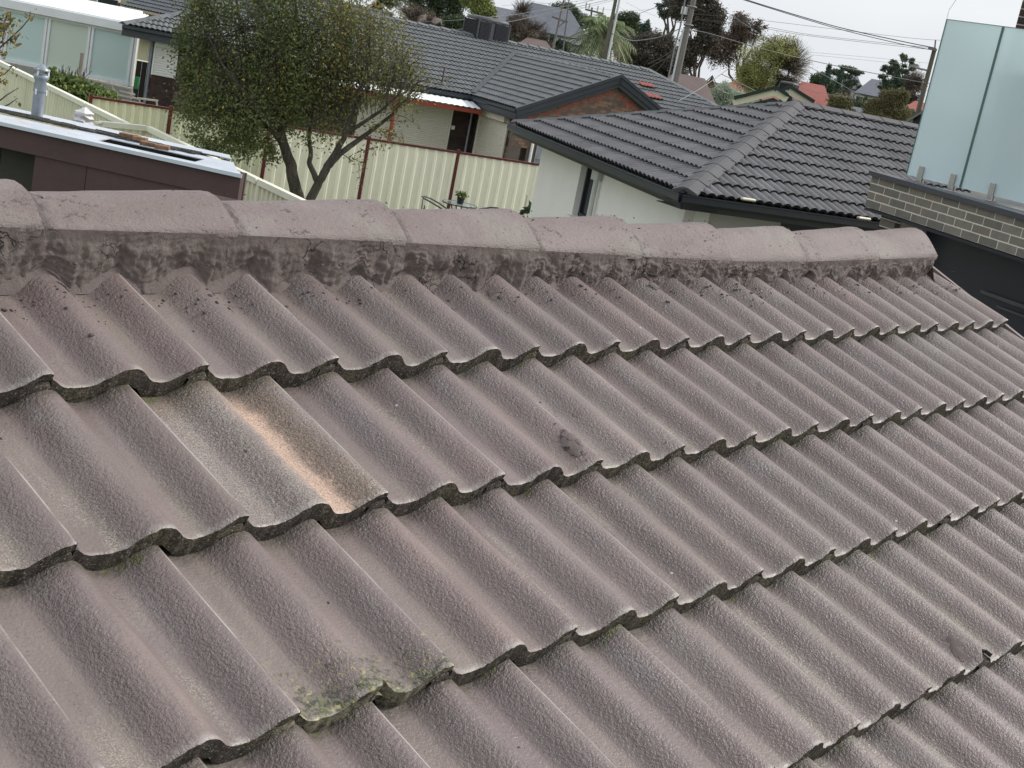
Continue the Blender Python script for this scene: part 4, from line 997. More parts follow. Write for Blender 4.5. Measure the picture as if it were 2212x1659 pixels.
for x in cols:
    for o_ in (-.055, .055):
        mb = MB(); mb.bar(Wt(x+o_, zBot), Wt(x+o_, zTop), .085, .08, up=nS); mb.build('mullion', WHITE, sr, bevel=.008)
for i in range(len(cols)-1):
    mb = MB(); mb.prism([Wt(cols[i]+.1, zBot+.12, -.02), Wt(cols[i+1]-.1, zBot+.12, -.02), Wt(cols[i+1]-.1, zTop-.1, -.02), Wt(cols[i]+.1, zTop-.1, -.02)], -nS*.01); mb.build('pane', PANE2 if i in (2,) else PANE, sr)
mb = MB(); mb.bar(Wt(xL, zBot+.06), Wt(edges_[-1], zBot+.06), .10, .12); mb.build('rail', WHITE, sr); mb = MB(); mb.bar(Wt(xL, zTop-.05), Wt(edges_[-1], zTop-.05), .10, .10); mb.build('rail', WHITE, sr)
mb = MB(); mb.bar(Wt(xL-.2, zTop+.13, .12), Wt(edges_[-1]+.28, zTop+.13, .12), .12, .30); mb.build('fascia', WHITE, sr, bevel=.02)
mb = MB(); mb.prism([Wt(xL-.2, zTop+.27, .12), Wt(edges_[-1]+.25, zTop+.27, .12), Wt(edges_[-1]-.6, zTop+.60, -3.0), Wt(xL-.2, zTop+.60, -3.0)], (0,0,.04)); mb.build('roof', WHITE, sr)
mb = MB(); mb.prism([Wt(edges_[-1]+.0, zBot, -.05), Wt(edges_[-1]+.0, zBot, -3.0), Wt(edges_[-1]+.0, zTop+.3, -3.0), Wt(edges_[-1]+.0, zTop+.2, -.05)], dS*.04); mb.prism([Wt(xL, 0, -2.9), Wt(edges_[-1], 0, -2.9), Wt(edges_[-1], zTop+.3, -2.9), Wt(xL, zTop+.3, -2.9)], -nS*.05); mb.build('side_panel', M_('cream_cladding', (.60,.60,.48), .7), sr)
mb = MB(); mb.prism([Wt(xL, 0, .05), Wt(edges_[-1]+.1, 0, .05), Wt(edges_[-1]+.1, zBot, .05), Wt(xL, zBot, .05)], -nS*3.0); mb.build('plinth', M_('plinth_render', (.34,.33,.30), .9), sr)

# ------------------------------------------------------------------ house behind, top left (dark tiles, corrugated sheet)
hb = atd(300,20,60); h2 = thing('house', 'dark tiled house behind the sunroom with a mossy gutter at the top left edge', 'house', (hb.x, hb.y, 0))
e0 = atd(275,22,58); e1_ = atd(470,62,55.5); e0.z = e1_.z = (e0.z+e1_.z)/2+.1; dd = (e1_-e0).normalized(); nn_ = dd.cross(Vector((0,0,1))); nn_ = nn_ if nn_.dot(EYE-e0) > 0 else -nn_
e0 = e0-dd*.3; e1x = e1_+dd*5
tr = TiledRoof(h2, M_('blue_grey_tile', (.085,.095,.108), .6, .14, 3, .3, 120, .004, rv=.1), GTE, budget=120)
r0_ = e0-nn_*4+Vector((0,0,1.7)); r1_ = e1x-nn_*4+Vector((0,0,1.7)); tr.face(e0, e1x, [e0, e1x, r1_, r0_]); tr.finish()
gutter(h2, e0, e1x, M_('cream_gutter', (.50,.44,.33), .5), out=nn_)
mb = MB(); mb.bar(e0+Vector((0,0,-.15)), r0_+Vector((0,0,-.05)), .06, .22); mb.build('barge_board', CREAM, h2)
mb = MB(); wallquad(mb, e0-nn_*.5-dd*3.2+Vector((0,0,0)), e1x-nn_*.5, 0, e0.z-.1, nn_, .2); mb.build('wall', BRK[1], h2)
mb = MB(); q = atp(258,18, e0-nn_*.45, nn_); mb.prism([Vector((q.x,q.y,q.z-.5)), Vector((q.x,q.y,q.z-.5))-dd*1.1, Vector((q.x,q.y,q.z+.35))-dd*1.1, Vector((q.x,q.y,q.z+.35))], nn_*.03); wv_ = mb.build('window', WHITE, h2)
mb = MB(); mb.prism([Vector((q.x,q.y,q.z-.42))-dd*.08+nn_*.035, Vector((q.x,q.y,q.z-.42))-dd*1.02+nn_*.035, Vector((q.x,q.y,q.z+.27))-dd*1.02+nn_*.035, Vector((q.x,q.y,q.z+.27))-dd*.08+nn_*.035], nn_*.01); mb.build('pane', DARKG, wv_)
# corrugated white lean-to sheets
ls = thing('lean_to', 'white corrugated sheets of a small lean-to roof between sunroom and brick bay', 'lean-to roof', (g0.x, g0.y, 0))
mb = MB(); q0 = atd(258,14,55.5); q1 = atd(322,34,54.5); q2 = atd(284,48,53); q3 = atd(252,18,54)
NX = 20; rows = []
for i in range(NX+1):
    f_ = i/NX; t0 = q0.lerp(q1, f_); t1 = q3.lerp(q2, f_); o_ = Vector((0,0,.025*(i % 2))); rows += [t0+o_, t1+o_]
mb.add(rows, [(i*2, i*2+1, i*2+3, i*2+2) for i in range(NX)]); mb.build('roof_sheet', WHITE, ls)
mb = MB(); mb.bar(q3, q2, .05, .09); mb.build('fascia', WHITE, ls); mb = MB(); q = atd(254,30,54.5); mb.bar((q.x,q.y,0), q+Vector((0,0,.4)), .12, .12, up=nS); mb.build('post', M_('dark_red_post', (.10,.02,.02), .6), ls)
# ================================================================== FENCES
YEL = M_('cream_steel', (.93,.905,.725), .5, .05, .9, 0, streak=(1,1,.3)); YELG = M_('cream_steel_weathered', (.66,.66,.48), .55, .08, .9, 0, dirt=(.55,.57,.42), streak=(1,1,.25))
MAR = M_('maroon_steel', (.115,.022,.020), .4, .10, 2, 0)
def rib_sheet(parent, a, b_, z0, z1, n, mat, ribs=9, depth=.022, name='fence_sheet'):
    d = (b_-a); W = d.length; d.normalize(); mb = MB(); xs = []
    p = W/ribs
    for i in range(ribs):
        x = i*p; xs += [(x+p*.02, 0), (x+p*.58, 0), (x+p*.66, depth), (x+p*.92, depth)]
    xs.append((W, 0)); rows = []
    for x, y in xs:
        q = a+d*x+n*y; rows += [Vector((q.x,q.y,z0)), Vector((q.x,q.y,z1))]
    m = len(xs); mb.add(rows, [(i*2, i*2+2, i*2+3, i*2+1) for i in range(m-1)]); mb.build(name, mat, parent, fix=False)
F0 = atz(196,209,1.8); F1 = atz(1165,356,1.8); fd = (F1-F0); fd.z = 0; fd.normalize(); nf = fd.cross(Vector((0,0,1))); nf = nf if nf.dot(EYE-F0) > 0 else -nf
fpl = Vector((F0.x,F0.y,0))
fen = thing('fence', 'cream ribbed steel fence with dark maroon posts and rail along the back of the yard', 'fence', ((F0.x+F1.x)/2, (F0.y+F1.y)/2, 0))
post_px = [(196,209),(369,238),(583,267),(796,304),(989,336),(1168,358)]
pts = [atp(px, py, fpl, nf) for px, py in post_px]; pts = [Vector((fpl+fd*(p-fpl).dot(fd))) for p in pts]
for i, p in enumerate(pts):
    mb = MB(); mb.box(p+Vector((0,0,.93)), (.065,.055,1.86), Matrix.Rotation(math.atan2(fd.y, fd.x), 3, 'Z')); mb.build('post', MAR, fen)
for i in range(len(pts)-1):
    a, b_ = pts[i]+fd*.033, pts[i+1]-fd*.033
    rib_sheet(fen, a, b_, .05, 1.78, nf, YELG if i < 2 else YEL, ribs=9)
    mb = MB(); mb.bar(a+Vector((0,0,1.80)), b_+Vector((0,0,1.80)), .06, .045); mb.build('rail', MAR, fen); mb = MB(); mb.bar(a+Vector((0,0,.05)), b_+Vector((0,0,.05)), .06, .05); mb.build('rail', MAR, fen)
CRT = M_('cream_rail', (.88,.88,.72), .45, .06, 2, 0)
CRS = M_('cream_side_sheet', (.80,.79,.60), .55, .10, 1.2, 0, dirt=(.66,.65,.48), streak=(1,1,.3))
def side_fence(label, P, zt, seg=2.37, ribs=15):
    t = thing('fence', label, 'fence', (P[0].x, P[0].y, 0))
    for a, b_ in zip(P, P[1:]):
        d = b_-a; d.z = 0; L = d.length; d.normalize(); n = d.cross(Vector((0,0,1))); n = n if n.dot(EYE-a) > 0 else -n
        k = max(1, round(L/seg)); s = L/k
        for i in range(k):
            q0 = Vector((a.x,a.y,0))+d*(i*s+.03); q1 = Vector((a.x,a.y,0))+d*((i+1)*s-.03)
            rib_sheet(t, q0, q1, .05, zt-.03, n, CRS, ribs=max(2, int(ribs*s/seg)), depth=.03)
            mb = MB(); mb.bar(q0+Vector((0,0,zt)), q1+Vector((0,0,zt)), .10, .085); mb.build('rail', CRT, t); mb = MB(); mb.bar(q0+Vector((0,0,.06)), q1+Vector((0,0,.06)), .06, .05); mb.build('rail', CRT, t)
        for i in range(k+1):
            q = Vector((a.x,a.y,0))+d*(i*s); mb = MB(); mb.box(q+Vector((0,0,zt/2)), (.055,.05,zt+.02), Matrix.Rotation(math.atan2(d.y, d.x), 3, 'Z')); mb.build('post', CRT, t)
            mb = MB(); mb.box(q+Vector((0,0,zt+.012)), (.10,.10,.03), Matrix.Rotation(math.atan2(d.y, d.x), 3, 'Z')); mb.build('post_cap', CRT, t)
    return t
u0 = atz(-40,116,1.8); u1 = atz(278,272,1.8); k0 = atz(213,267,1.8); k1 = atz(319,277,1.8); k2 = atz(642,432,1.8); kd = (k2-k1).normalized()
side_fence('long cream steel fence running away behind the grey flue', [u1, u0+(u0-u1)*.15], 1.8)
side_fence('nearer cream steel fence running down beside the brown shed to the ridge caps', [k2+kd*3.5, k1, k0], 1.8)

# ================================================================== BROWN SHED with pale flat roof
zs = 2.3; S0 = atz(-60,254,zs); S1 = atz(512,379,zs); R0_ = atz(-60,212,zs+.03); R1_ = atz(455,345,zs+.03)
sdv = (S1-S0); sdv.z = 0; SL = sdv.length; sdv.normalize(); ns_ = sdv.cross(Vector((0,0,1))); ns_ = ns_ if ns_.dot(EYE-S0) > 0 else -ns_
sw = ((S0-R0_).dot(ns_)+(S1-R1_).dot(ns_))/2
shed = thing('shed', 'reddish brown shed with pale blue-grey flat sheet roof and dark green door', 'shed', ((S0.x+S1.x)/2, (S0.y+S1.y)/2, 0))
BRN = M_('red_brown_fibro', (.092,.058,.056), .7, .12, 1.4, .1, 30); DGR = M_('dark_green_board', (.060,.060,.050), .75, .12, 1.5, .1)
SHEET = M_('pale_zinc_sheet', (.55,.60,.66), .35, .08, 1.5, 0, dirt=(.48,.50,.52), spec=.5)
SHEETR = M_('stained_zinc_sheet', (.55,.60,.66), .45, .10, 1.5, 0, dirt=(.50,.38,.25))
SPt = lambda x, back, z: Vector((S0.x,S0.y,0))+sdv*x-ns_*back+Vector((0,0,z))
xw = (atp(468,400, S0-ns_*.12, ns_)-S0).dot(sdv); xd = (atp(80,370, S0-ns_*.12, ns_)-S0).dot(sdv)
mb = MB(); mb.prism([SPt(-1,0,zs-.28), SPt(SL+.05,0,zs-.28), SPt(SL+.05,0,zs-.02), SPt(-1,0,zs-.02)], -ns_*.03); mb.build('fascia', BRN, shed)
mb = MB(); mb.prism([SPt(xd,.03,0), SPt(xw-1.6,.03,0), SPt(xw-1.6,.03,zs-.22), SPt(xd,.03,zs-.22)], -ns_*.05); mb.build('wall_panel', BRN, shed)
mb = MB(); mb.prism([SPt(xw-1.592,.03,0), SPt(xw,.03,0), SPt(xw,.03,zs-.22), SPt(xw-1.592,.03,zs-.22)], -ns_*.05); mb.build('wall_panel', BRN, shed)
mb = MB(); mb.prism([SPt(xw-.05,.08,0), SPt(xw-.05,sw,0), SPt(xw-.05,sw,zs-.1), SPt(xw-.05,.08,zs-.1)], sdv*.04); mb.prism([SPt(xd,.08,0), SPt(xd,.42,0), SPt(xd,.42,zs-.1), SPt(xd,.08,zs-.1)], sdv*.04); mb.prism([SPt(-1,sw,0), SPt(xw,sw,0), SPt(xw,sw,zs-.1), SPt(-1,sw,zs-.1)], ns_*.04); mb.build('wall', BRN, shed)
for i in range(3):
    mb = MB(); x1 = xd-i*.62; mb.prism([SPt(x1-.61,.36,0), SPt(x1-.005,.36,0), SPt(x1-.005,.36,zs-.1), SPt(x1-.61,.36,zs-.1)], -ns_*.03); mb.build('door_board', DGR, shed)
mb = MB(); mb.prism([SPt(-1,.05,zs-.09), SPt(xw+.1,.05,zs-.09), SPt(xw-.2,sw-.02,zs-.06), SPt(-1,sw-.02,zs-.06)], (0,0,.02)); mb.build('roof_deck', M_('black_void', (.008,.009,.009), .9, .1, 3, 0), shed)  # black sheet painting the dark inside that shows through the roof hole
xe = lambda b: SL+.05-b*(SL-(R1_-S0).dot(sdv))/sw
hx0 = (atz(205,308,zs)-S0).dot(sdv); hx1 = (atz(425,352,zs)-S0).dot(sdv)
def sheet(x0, x1, b0, b1, z, mat, th=.012, name='roof_sheet'):
    mb = MB(); mb.prism([SPt(x0,b0,z), SPt(x1(b0) if callable(x1) else x1,b0,z), SPt(x1(b1) if callable(x1) else x1,b1,z+.02), SPt(x0,b1,z+.02)], (0,0,th)); return mb.build(name, mat, shed)
sheet(-1, xe, -.05, sw*.13, zs, SHEET); 
sheet(-1, hx0, sw*.125, sw*.50, zs+.006, SHEETR); sheet(hx1, xe, sw*.135, sw*.50, zs+.002, SHEET)
sheet(hx0-.5, xe, sw*.50, sw*.62, zs+.02, SHEET); 
sheet(-1, hx0+1.0, sw*.82, sw+.05, zs+.04, SHEET); sheet(hx0+.6, xe, sw*.80, sw*.97, zs+.05, SHEET)
mb = MB(); mb.bar(SPt(-1,-.055,zs+.01), SPt(SL+.08,-.055,zs+.01), .012, .045); mb.build('roof_trim', M_('pale_trim', (.62,.68,.75), .35, .03, 2, 0), shed)
DEB = M_('dark_debris', (.055,.052,.045), .95, .5, 12, .6, dirt=(.16,.15,.13))
mb = MB()
for _ in range(240):
    x = random.uniform(-.3, SL*.76); b0 = sw*random.uniform(.58, .80); c = SPt(x, b0, zs+.045+random.random()*.02); L = random.uniform(.08, .6)
    mb.box(c, (L, random.uniform(.01,.035), .012), Matrix.Rotation(math.atan2(sdv.y, sdv.x)+random.gauss(0,.08), 3, 'Z'))
o = mb.build('roof_debris', DEB, shed, fix=False); o['kind'] = 'stuff'
OB = M_('orange_stained_brick', (.20,.115,.075), .9, .25, 14, .4, dirt=(.35,.28,.10)); OB2 = M_('pale_orange_brick', (.27,.15,.09), .9, .3, 14, .4)
for i, (px, py, L, mt, lab) in enumerate(((281,294,.30,OB,'mossy orange-brown brick on the shed roof, left one of four'), (303,300,.20,OB2,'short orange brick on the shed roof beside the mossy one'), (325,312,.28,OB,'brown brick with yellow moss on the shed roof, third from left'), (351,318,.20,OB2,'bright orange brick end on the shed roof nearest the cream rail'))):
    c = atz(px, py, zs+.09); mb = MB(); mb.box(c, (L*.85,.11,.05), Matrix.Rotation(math.atan2(sdv.y, sdv.x)+.08*i, 3, 'Z')); o = mb.build('brick', mt, None, bevel=.006); tag(o, lab, 'brick', 'bricks lying on the shed roof')
c = atz(181,250,zs+.12); mb = MB(); rows = []
for j in range(7):
    for i in range(12):
        a_ = i/12*6.2832; r_ = (.13,.125,.125,.11,.105,.07,.02)[j]*(1+.7*noise.noise(Vector((math.cos(a_)*1.6, math.sin(a_)*1.6, j*.7)))); rows.append(c+Vector((math.cos(a_)*r_, math.sin(a_)*r_, -.09+.034*j)))
mb.add(rows, [(j*12+i, j*12+(i+1)%12, (j+1)*12+(i+1)%12, (j+1)*12+i) for j in range(6) for i in range(12)], 0, False)
o = mb.build('plaster_lump', M_('white_plaster', (.70,.68,.67), .9, .1, 12, .5), None); tag(o, 'crumbly white lump of plaster on the far edge of the shed roof', 'plaster lump')
# flue
fl = atz(79,255,zs+.03); GAL = M_('galvanised_steel', (.30,.34,.39), .42, .22, 7, .1, metal=.35, streak=(1,1,.3)); 
fu = thing('flue', 'weathered grey galvanised flue pipe with a conical cowl standing on the shed roof', 'flue', fl)
mb = MB(); mb.tube([fl, fl+Vector((0,0,.33))], .072, 20); mb.build('pipe', GAL, fu)
mb = MB(); mb.tube([fl+Vector((0,0,z)) for z in (.33,.335,.36,.47,.50,.505,.54,.545,.56)], [.076,.080,.080,.070,.092,.095,.095,.088,.060], 20); mb.build('collar', GAL, fu)
mb = MB(); mb.tube([fl+Vector((0,0,z)) for z in (.600,.605,.635,.68)], [.10,.105,.07,.008], 20); mb.build('cowl', GAL, fu)
for a in range(3):
    q = fl+Vector((math.cos(a*2.1+3.6), math.sin(a*2.1+3.6), 0))*.083; mb = MB(); mb.box(q+Vector((0,0,.58)), (.02,.02,.09)); mb.box(q+Vector((0,0,.335))-Vector((0,0,.0)), (.016,.016,.07)); mb.build('bracket', WHITE, fu)

# ================================================================== foliage helpers
def leaves(name, P, size, mats, parent=None, asp=.55, seed=0, up=.3):
    P = np.asarray(P, float); n = len(P); rs = np.random.RandomState(seed)
    s = size*rs.uniform(.6, 1.3, n)
    a = rs.normal(size=(n,3)); a[:,2] -= up; a /= np.linalg.norm(a, axis=1)[:,None]
    b_ = rs.normal(size=(n,3)); b_ -= (b_*a).sum(1)[:,None]*a; b_ /= np.linalg.norm(b_, axis=1)[:,None]
    c = np.cross(a, b_)
    Vv = np.empty((n,4,3)); Vv[:,0] = P; Vv[:,1] = P+a*s[:,None]*.45+b_*s[:,None]*asp*.5+c*s[:,None]*.07; Vv[:,2] = P+a*s[:,None]; Vv[:,3] = P+a*s[:,None]*.45-b_*s[:,None]*asp*.5+c*s[:,None]*.07
    me = bpy.data.meshes.new(name); me.vertices.add(4*n); me.vertices.foreach_set('co', Vv.ravel())
    me.loops.add(4*n); me.loops.foreach_set('vertex_index', np.arange(4*n, dtype=np.int32)); me.polygons.add(n)
    me.polygons.foreach_set('loop_start', np.arange(0, 4*n, 4, dtype=np.int32)); me.polygons.foreach_set('loop_total', np.full(n, 4, dtype=np.int32))
    for m in (mats if isinstance(mats, list) else [mats]): me.materials.append(m)
    if isinstance(mats, list) and len(mats) > 1: me.polygons.foreach_set('material_index', rs.randint(0, len(mats), n).astype(np.int32))
    me.update(calc_edges=True)
    return link(name, me, parent)
def bend(a, b_, k=5, amp=.06, r0=.05, r1=.02, mb=None, n=6, seed=None, sag=0):
    a = Vector(a); b_ = Vector(b_); L = (b_-a).length; pts = []; rr = []
    for i in range(k+1):
        q = i/k; o_ = Vector((random.uniform(-1,1), random.uniform(-1,1), random.uniform(-1,1)))*amp*L*(0 if i in (0,) else 1)*math.sin(3.14*min(q+.15,1))
        pts.append(a.lerp(b_, q)+o_+Vector((0,0,sag*L*math.sin(3.1416*q)))); rr.append(r0+(r1-r0)*q)
    mb.tube(pts, rr, n, cap=False); return pts
MMP = 1.8228/5615.78
def ell_points(ells, D, n, clump=.0, nclump=40, depth=1.0, shell=.55, seed=1):
    """points filling ellipses given as photo px at distance D, gathered in clumps, as a 3D volume"""
    rs = np.random.RandomState(seed); out = []
    area = np.array([e_[2]*e_[3]*(e_[4] if len(e_) > 4 else 1) for e_ in ells], float); cnt = np.maximum(8, (n*area/area.sum()).astype(int))
    for e_, c_ in zip(ells, cnt):
        cx, cy, rx, ry = e_[:4]; C0 = atd(cx, cy, D); f = (C0-EYE); f.z = 0; f.normalize(); r_ = f.cross(Vector((0,0,1)))
        sc = D*MMP; k = max(5, int(nclump*(rx*ry)/max(1, area.max())))
        cc = rs.normal(size=(k,3)); cc /= np.linalg.norm(cc, axis=1)[:,None]; cc *= (shell+(1-shell)*rs.rand(k)**.5)[:,None]*.86
        idx = rs.randint(0, k, c_); q = cc[idx]+rs.normal(size=(c_,3))*clump
        # image up axis is tilted (the picture is rolled), so lay the ellipse out in picture axes
        for x, y, z in q:
            out.append(tuple(C0+Vector(r_)*(x*rx*sc)+Vector((0,0,1))*(y*ry*sc)+Vector(f)*(z*max(rx, ry*.6)*sc*depth)))
    return out

# ================================================================== THE LEAFY TREE in front of the fence
TD = 25.0
tree = thing('tree', 'large leafy tree with yellow leaves among the green, forked trunk and bare right shoots', 'tree', (lambda p: (p.x, p.y, 0))(atd(650,470,TD)))
BARK = M_('bark', (.085,.072,.060), .95, .45, 14, 1.0, 30, .05, streak=(1,1,.2), dirt=(.12,.11,.095))
LF = leafmat('tree_leaf', (.070,.100,.036), (.215,.245,.095), (.50,.38,.06), .982, .25, 1.5)
LF2 = leafmat('sparse_leaf', (.12,.135,.045), (.26,.26,.11), (.46,.34,.08), .93, .25, 1.5)
T = lambda px, py, d=0: atd(px, py, TD+d)
gnd = lambda p: Vector((p.x, p.y, 0))
def limb(name, P, rr, k=10):
    mb = MB(); P = [Vector(p) for p in P]; Q = []; R = []
    for i in range(len(P)-1):
        for j in range(4): Q.append(P[i].lerp(P[i+1], j/4)+Vector((random.uniform(-1,1), random.uniform(-1,1), 0))*rr[i]*.12); R.append(rr[i]+(rr[i+1]-rr[i])*j/4*1.0)
    Q.append(P[-1]); R.append(rr[-1]); mb.tube(Q, R, k); return mb.build(name, BARK, tree, fix=False)
g1_ = gnd(T(648,470))
limb('trunk', [g1_, T(644,430), T(636,395), T(628,360), T(616,322), T(607,290), T(612,262), T(628,235), T(622,190), T(600,120,-.2)], [.135,.115,.105,.10,.088,.08,.07,.05,.038,.018])
limb('trunk', [g1_+Vector((.15,-.05,0)), T(668,432,-.1), T(686,400,-.1), T(704,366,-.1), T(722,336,-.15), T(742,300,-.2), T(757,255,-.2), T(768,220,-.3), T(790,160,-.3), T(800,80,-.3)], [.10,.082,.075,.07,.06,.048,.04,.03,.022,.010])
limb('branch', [T(706,362,-.1), T(735,332,0), T(775,302,.2), T(812,275,.3), T(850,245,.3), T(885,205,.4), T(905,175,.4)], [.06,.052,.043,.034,.026,.018,.008])
limb('branch', [T(745,290,-.2), T(780,268,-.3), T(822,240,-.5), T(860,205,-.6), T(880,170,-.6)], [.038,.033,.026,.018,.008])
limb('branch', [T(688,398,-.1), T(678,375,0), T(668,352,.1), T(672,332,.1), T(668,300,.2), T(675,240,.3), T(700,160,.4)], [.055,.05,.045,.04,.034,.026,.012])
limb('branch', [T(612,312), T(590,280,-.2), T(560,240,-.4), T(520,190,-.6), T(480,140,-.7), T(450,80,-.7)], [.07,.055,.045,.034,.024,.012])
limb('branch', [T(607,290), T(570,270,.3), T(520,255,.5), T(460,240,.6), T(400,215,.6)], [.05,.042,.034,.024,.012])
limb('branch', [T(618,240), T(640,180,.3), T(650,100,.4), T(640,20,.4), T(630,-60,.4)], [.05,.042,.034,.024,.012])
limb('branch', [T(600,250,.2), T(550,160,.4), T(520,60,.5), T(500,-60,.5)], [.045,.038,.028,.014])
mb = MB()
anch = [T(x, y, random.uniform(-.8,.8)) for x, y in ((480,140),(520,190),(560,240),(450,80),(520,60),(600,120),(640,180),(650,100),(460,240),(420,220),(520,255),(700,160),(675,240),(590,200),(560,100))]
dense = [(520,150,150,205,1),(640,95,120,190,1),(470,270,98,85,1.1),(560,300,60,70,.9),(660,235,75,80,.7),(420,190,55,80,.7),(430,60,60,110,.8),(520,-60,160,120,.6)]
PD_ = ell_points(dense, TD, 38000, .14, 85, .95, .35, 5)
for i in range(520):
    a = random.choice(anch); b_ = Vector(random.choice(PD_)); 
    if (b_-a).length < 1.6: bend(a, b_, 4, .08, .012, .003, mb, 3)
mb.build('twigs', BARK, tree, fix=False)['kind'] = 'stuff'
o = leaves('foliage', PD_, .058, LF, tree, .52, 3); o['kind'] = 'stuff'
# bare shoots on the right
mb = MB(); tips = []
for i in range(170):
    x0 = random.uniform(690, 885); yb = np.interp(x0, [690,760,820,885], [265,235,250,205])+random.uniform(-60,15)
    a = T(x0, yb, random.uniform(-.7,.7)); x1 = x0+random.gauss(6, 30)+(x0-760)*.25; top = np.interp(x1, [660,720,780,840,900,940], [0,-20,10,40,95,170])+abs(random.gauss(0,45))
    b_ = T(x1, min(top, yb-20), random.uniform(-.8,.8)); P_ = bend(a, b_, 6, .035, .0085, .0024, mb, 3, sag=.02)
    for q in range(9): 
        p = P_[random.randint(1, 6)]; tips.append(tuple(p+Vector((random.gauss(0,.035), random.gauss(0,.035), random.gauss(0,.035)))))
        if random.random() < .25:
            e_ = p+Vector((random.gauss(0,.16), random.gauss(0,.16), random.uniform(.02,.25))); mb.tube([p, e_], [.004,.002], 3, cap=False); tips += [tuple(p.lerp(e_, f)+Vector((random.gauss(0,.02),)*3)) for f in (.5,.8,1)]
for (x0, y0, x1, y1) in ((742,335,760,345),(760,340,782,352),(770,330,800,322),(775,352,778,395),(800,322,815,318),(850,245,905,270),(870,230,915,205),(820,280,870,300),(835,262,880,262)):
    P_ = bend(T(x0,y0,.1), T(x1,y1,.1), 5, .06, .010, .003, mb, 3); 
    for q in range(26): tips.append(tuple(P_[random.randint(1,5)]+Vector((random.gauss(0,.05), random.gauss(0,.05), random.gauss(0,.05)))))
mb.build('shoots', BARK, tree, fix=False)['kind'] = 'stuff'
sparse = [(800,120,90,130,1),(730,100,80,150,1.3),(860,190,60,60,.7),(820,290,60,30,.35),(720,260,50,60,.6)]
tips += ell_points(sparse, TD, 9500, .22, 60, 1.0, .3, 8)
o = leaves('sparse_foliage', tips, .060, LF2, tree, .5, 4); o['kind'] = 'stuff'

# ------------------------------------------------------------------ garden bed behind the fence: vine, bare stems, wire frame
vb = atd(150,190,37); 
vine = thing('vine', 'green leafy vine heaped over the trellis in front of the sunroom', 'vine', (vb.x, vb.y, 0))
P_ = ell_points([(135,180,32,22,1),(170,190,40,22,1.2),(205,205,38,20,1),(235,214,28,16,.7),(170,212,45,20,.8),(110,160,14,14,.4)], 36, 5200, .20, 40, 1.0, .3, 9)
LV = leafmat('vine_leaf', (.06,.10,.025), (.20,.26,.09), (.40,.42,.12), .93, .25, 2)
o = leaves('foliage', P_, .11, LV, vine, .8, 5); o['kind'] = 'stuff'
mb = MB(); 
for i in range(26): bend(gnd(atd(110+i*6, 215, 36.3)), atd(108+i*6, 185+i*1.1, 36.2), 4, .05, .02, .01, mb, 4)
mb.build('stem', BARK, vine, fix=False)
bs = atd(140,170,37); bare = thing('shrub', 'row of bare upright pruned stems behind the vine, before the sunroom panes', 'shrub', (bs.x, bs.y, 0))
mb = MB()
for i in range(44):
    x = random.uniform(105,185); y = 165+(x-105)*.16; b0 = atd(x, y+22, 37.5); h = random.uniform(10,38)
    P_ = bend(b0, atd(x+random.uniform(2,12), y-h*.8, 37.5), 4, .08, .02, .008, mb, 4)
    if random.random() < .6: bend(P_[2], P_[2]+Vector((random.uniform(-.15,.15), random.uniform(-.15,.15), random.uniform(.1,.25))), 2, .05, .010, .005, mb, 3)
mb.build('stem', M_('dark_stem', (.055,.045,.042), .95, .3), bare, fix=False)
sk = atd(172,178,37); mb = MB(); t_ = atd(176,114,37); mb.box(((sk.x+t_.x)/2, (sk.y+t_.y)/2, t_.z/2), (.07,.04,t_.z)); o = mb.build('garden_stake', M_('weathered_timber', (.19,.16,.13), .9, .2, 5), None); tag(o, 'single grey timber stake standing among the bare stems', 'stake')
WIRE = M_('galvanised_wire', (.42,.42,.41), .5, .05, 2, 0); PT = M_('pale_timber', (.50,.45,.39), .9, .15, 4)
tw = thing('trellis', 'sagging pale timber and wire trellis frame between the sunroom and the maroon rail', 'trellis', (lambda p: (p.x,p.y,0))(atd(240,195,38)))
L_ = lambda x, y: atd(x, y, 38)
mb = MB()
for i in range(7): mb.tube([L_(183+2*i, 178+5*i), L_(283+3*i, 196+4.5*i)], .008, 4)
for i in range(13): mb.tube([L_(186+8.4*i, 176+1.7*i), L_(196+8.0*i, 210+1.5*i)], .008, 4)
mb.build('wire_mesh', WIRE, tw, fix=False)
for (a, b_, w_) in (((180,168),(286,192),.09),((236,172),(256,214),.06),((212,172),(226,190),.05),((258,196),(292,205),.07),((255,205),(300,214),.07),((250,214),(310,224),.07),((246,222),(318,232),.06),((296,212),(342,218),.07),((300,226),(338,232),.07),((300,212),(304,228),.07),((338,218),(340,234),.07)):
    mb = MB(); mb.bar(L_(*a), L_(*b_), w_, .04); mb.build('batten', PT, tw)
bk = atd(296,176,41.2); mb = MB(); mb.tube([bk-Vector((0,0,.2)), bk, bk+Vector((0,0,.12))], [.05,.065,.07], 12); o = mb.build('bucket', M_('green_plastic', (.03,.17,.07), .4), None); tag(o, 'bright green plastic bucket in the dark gap beside the sunroom', 'bucket')
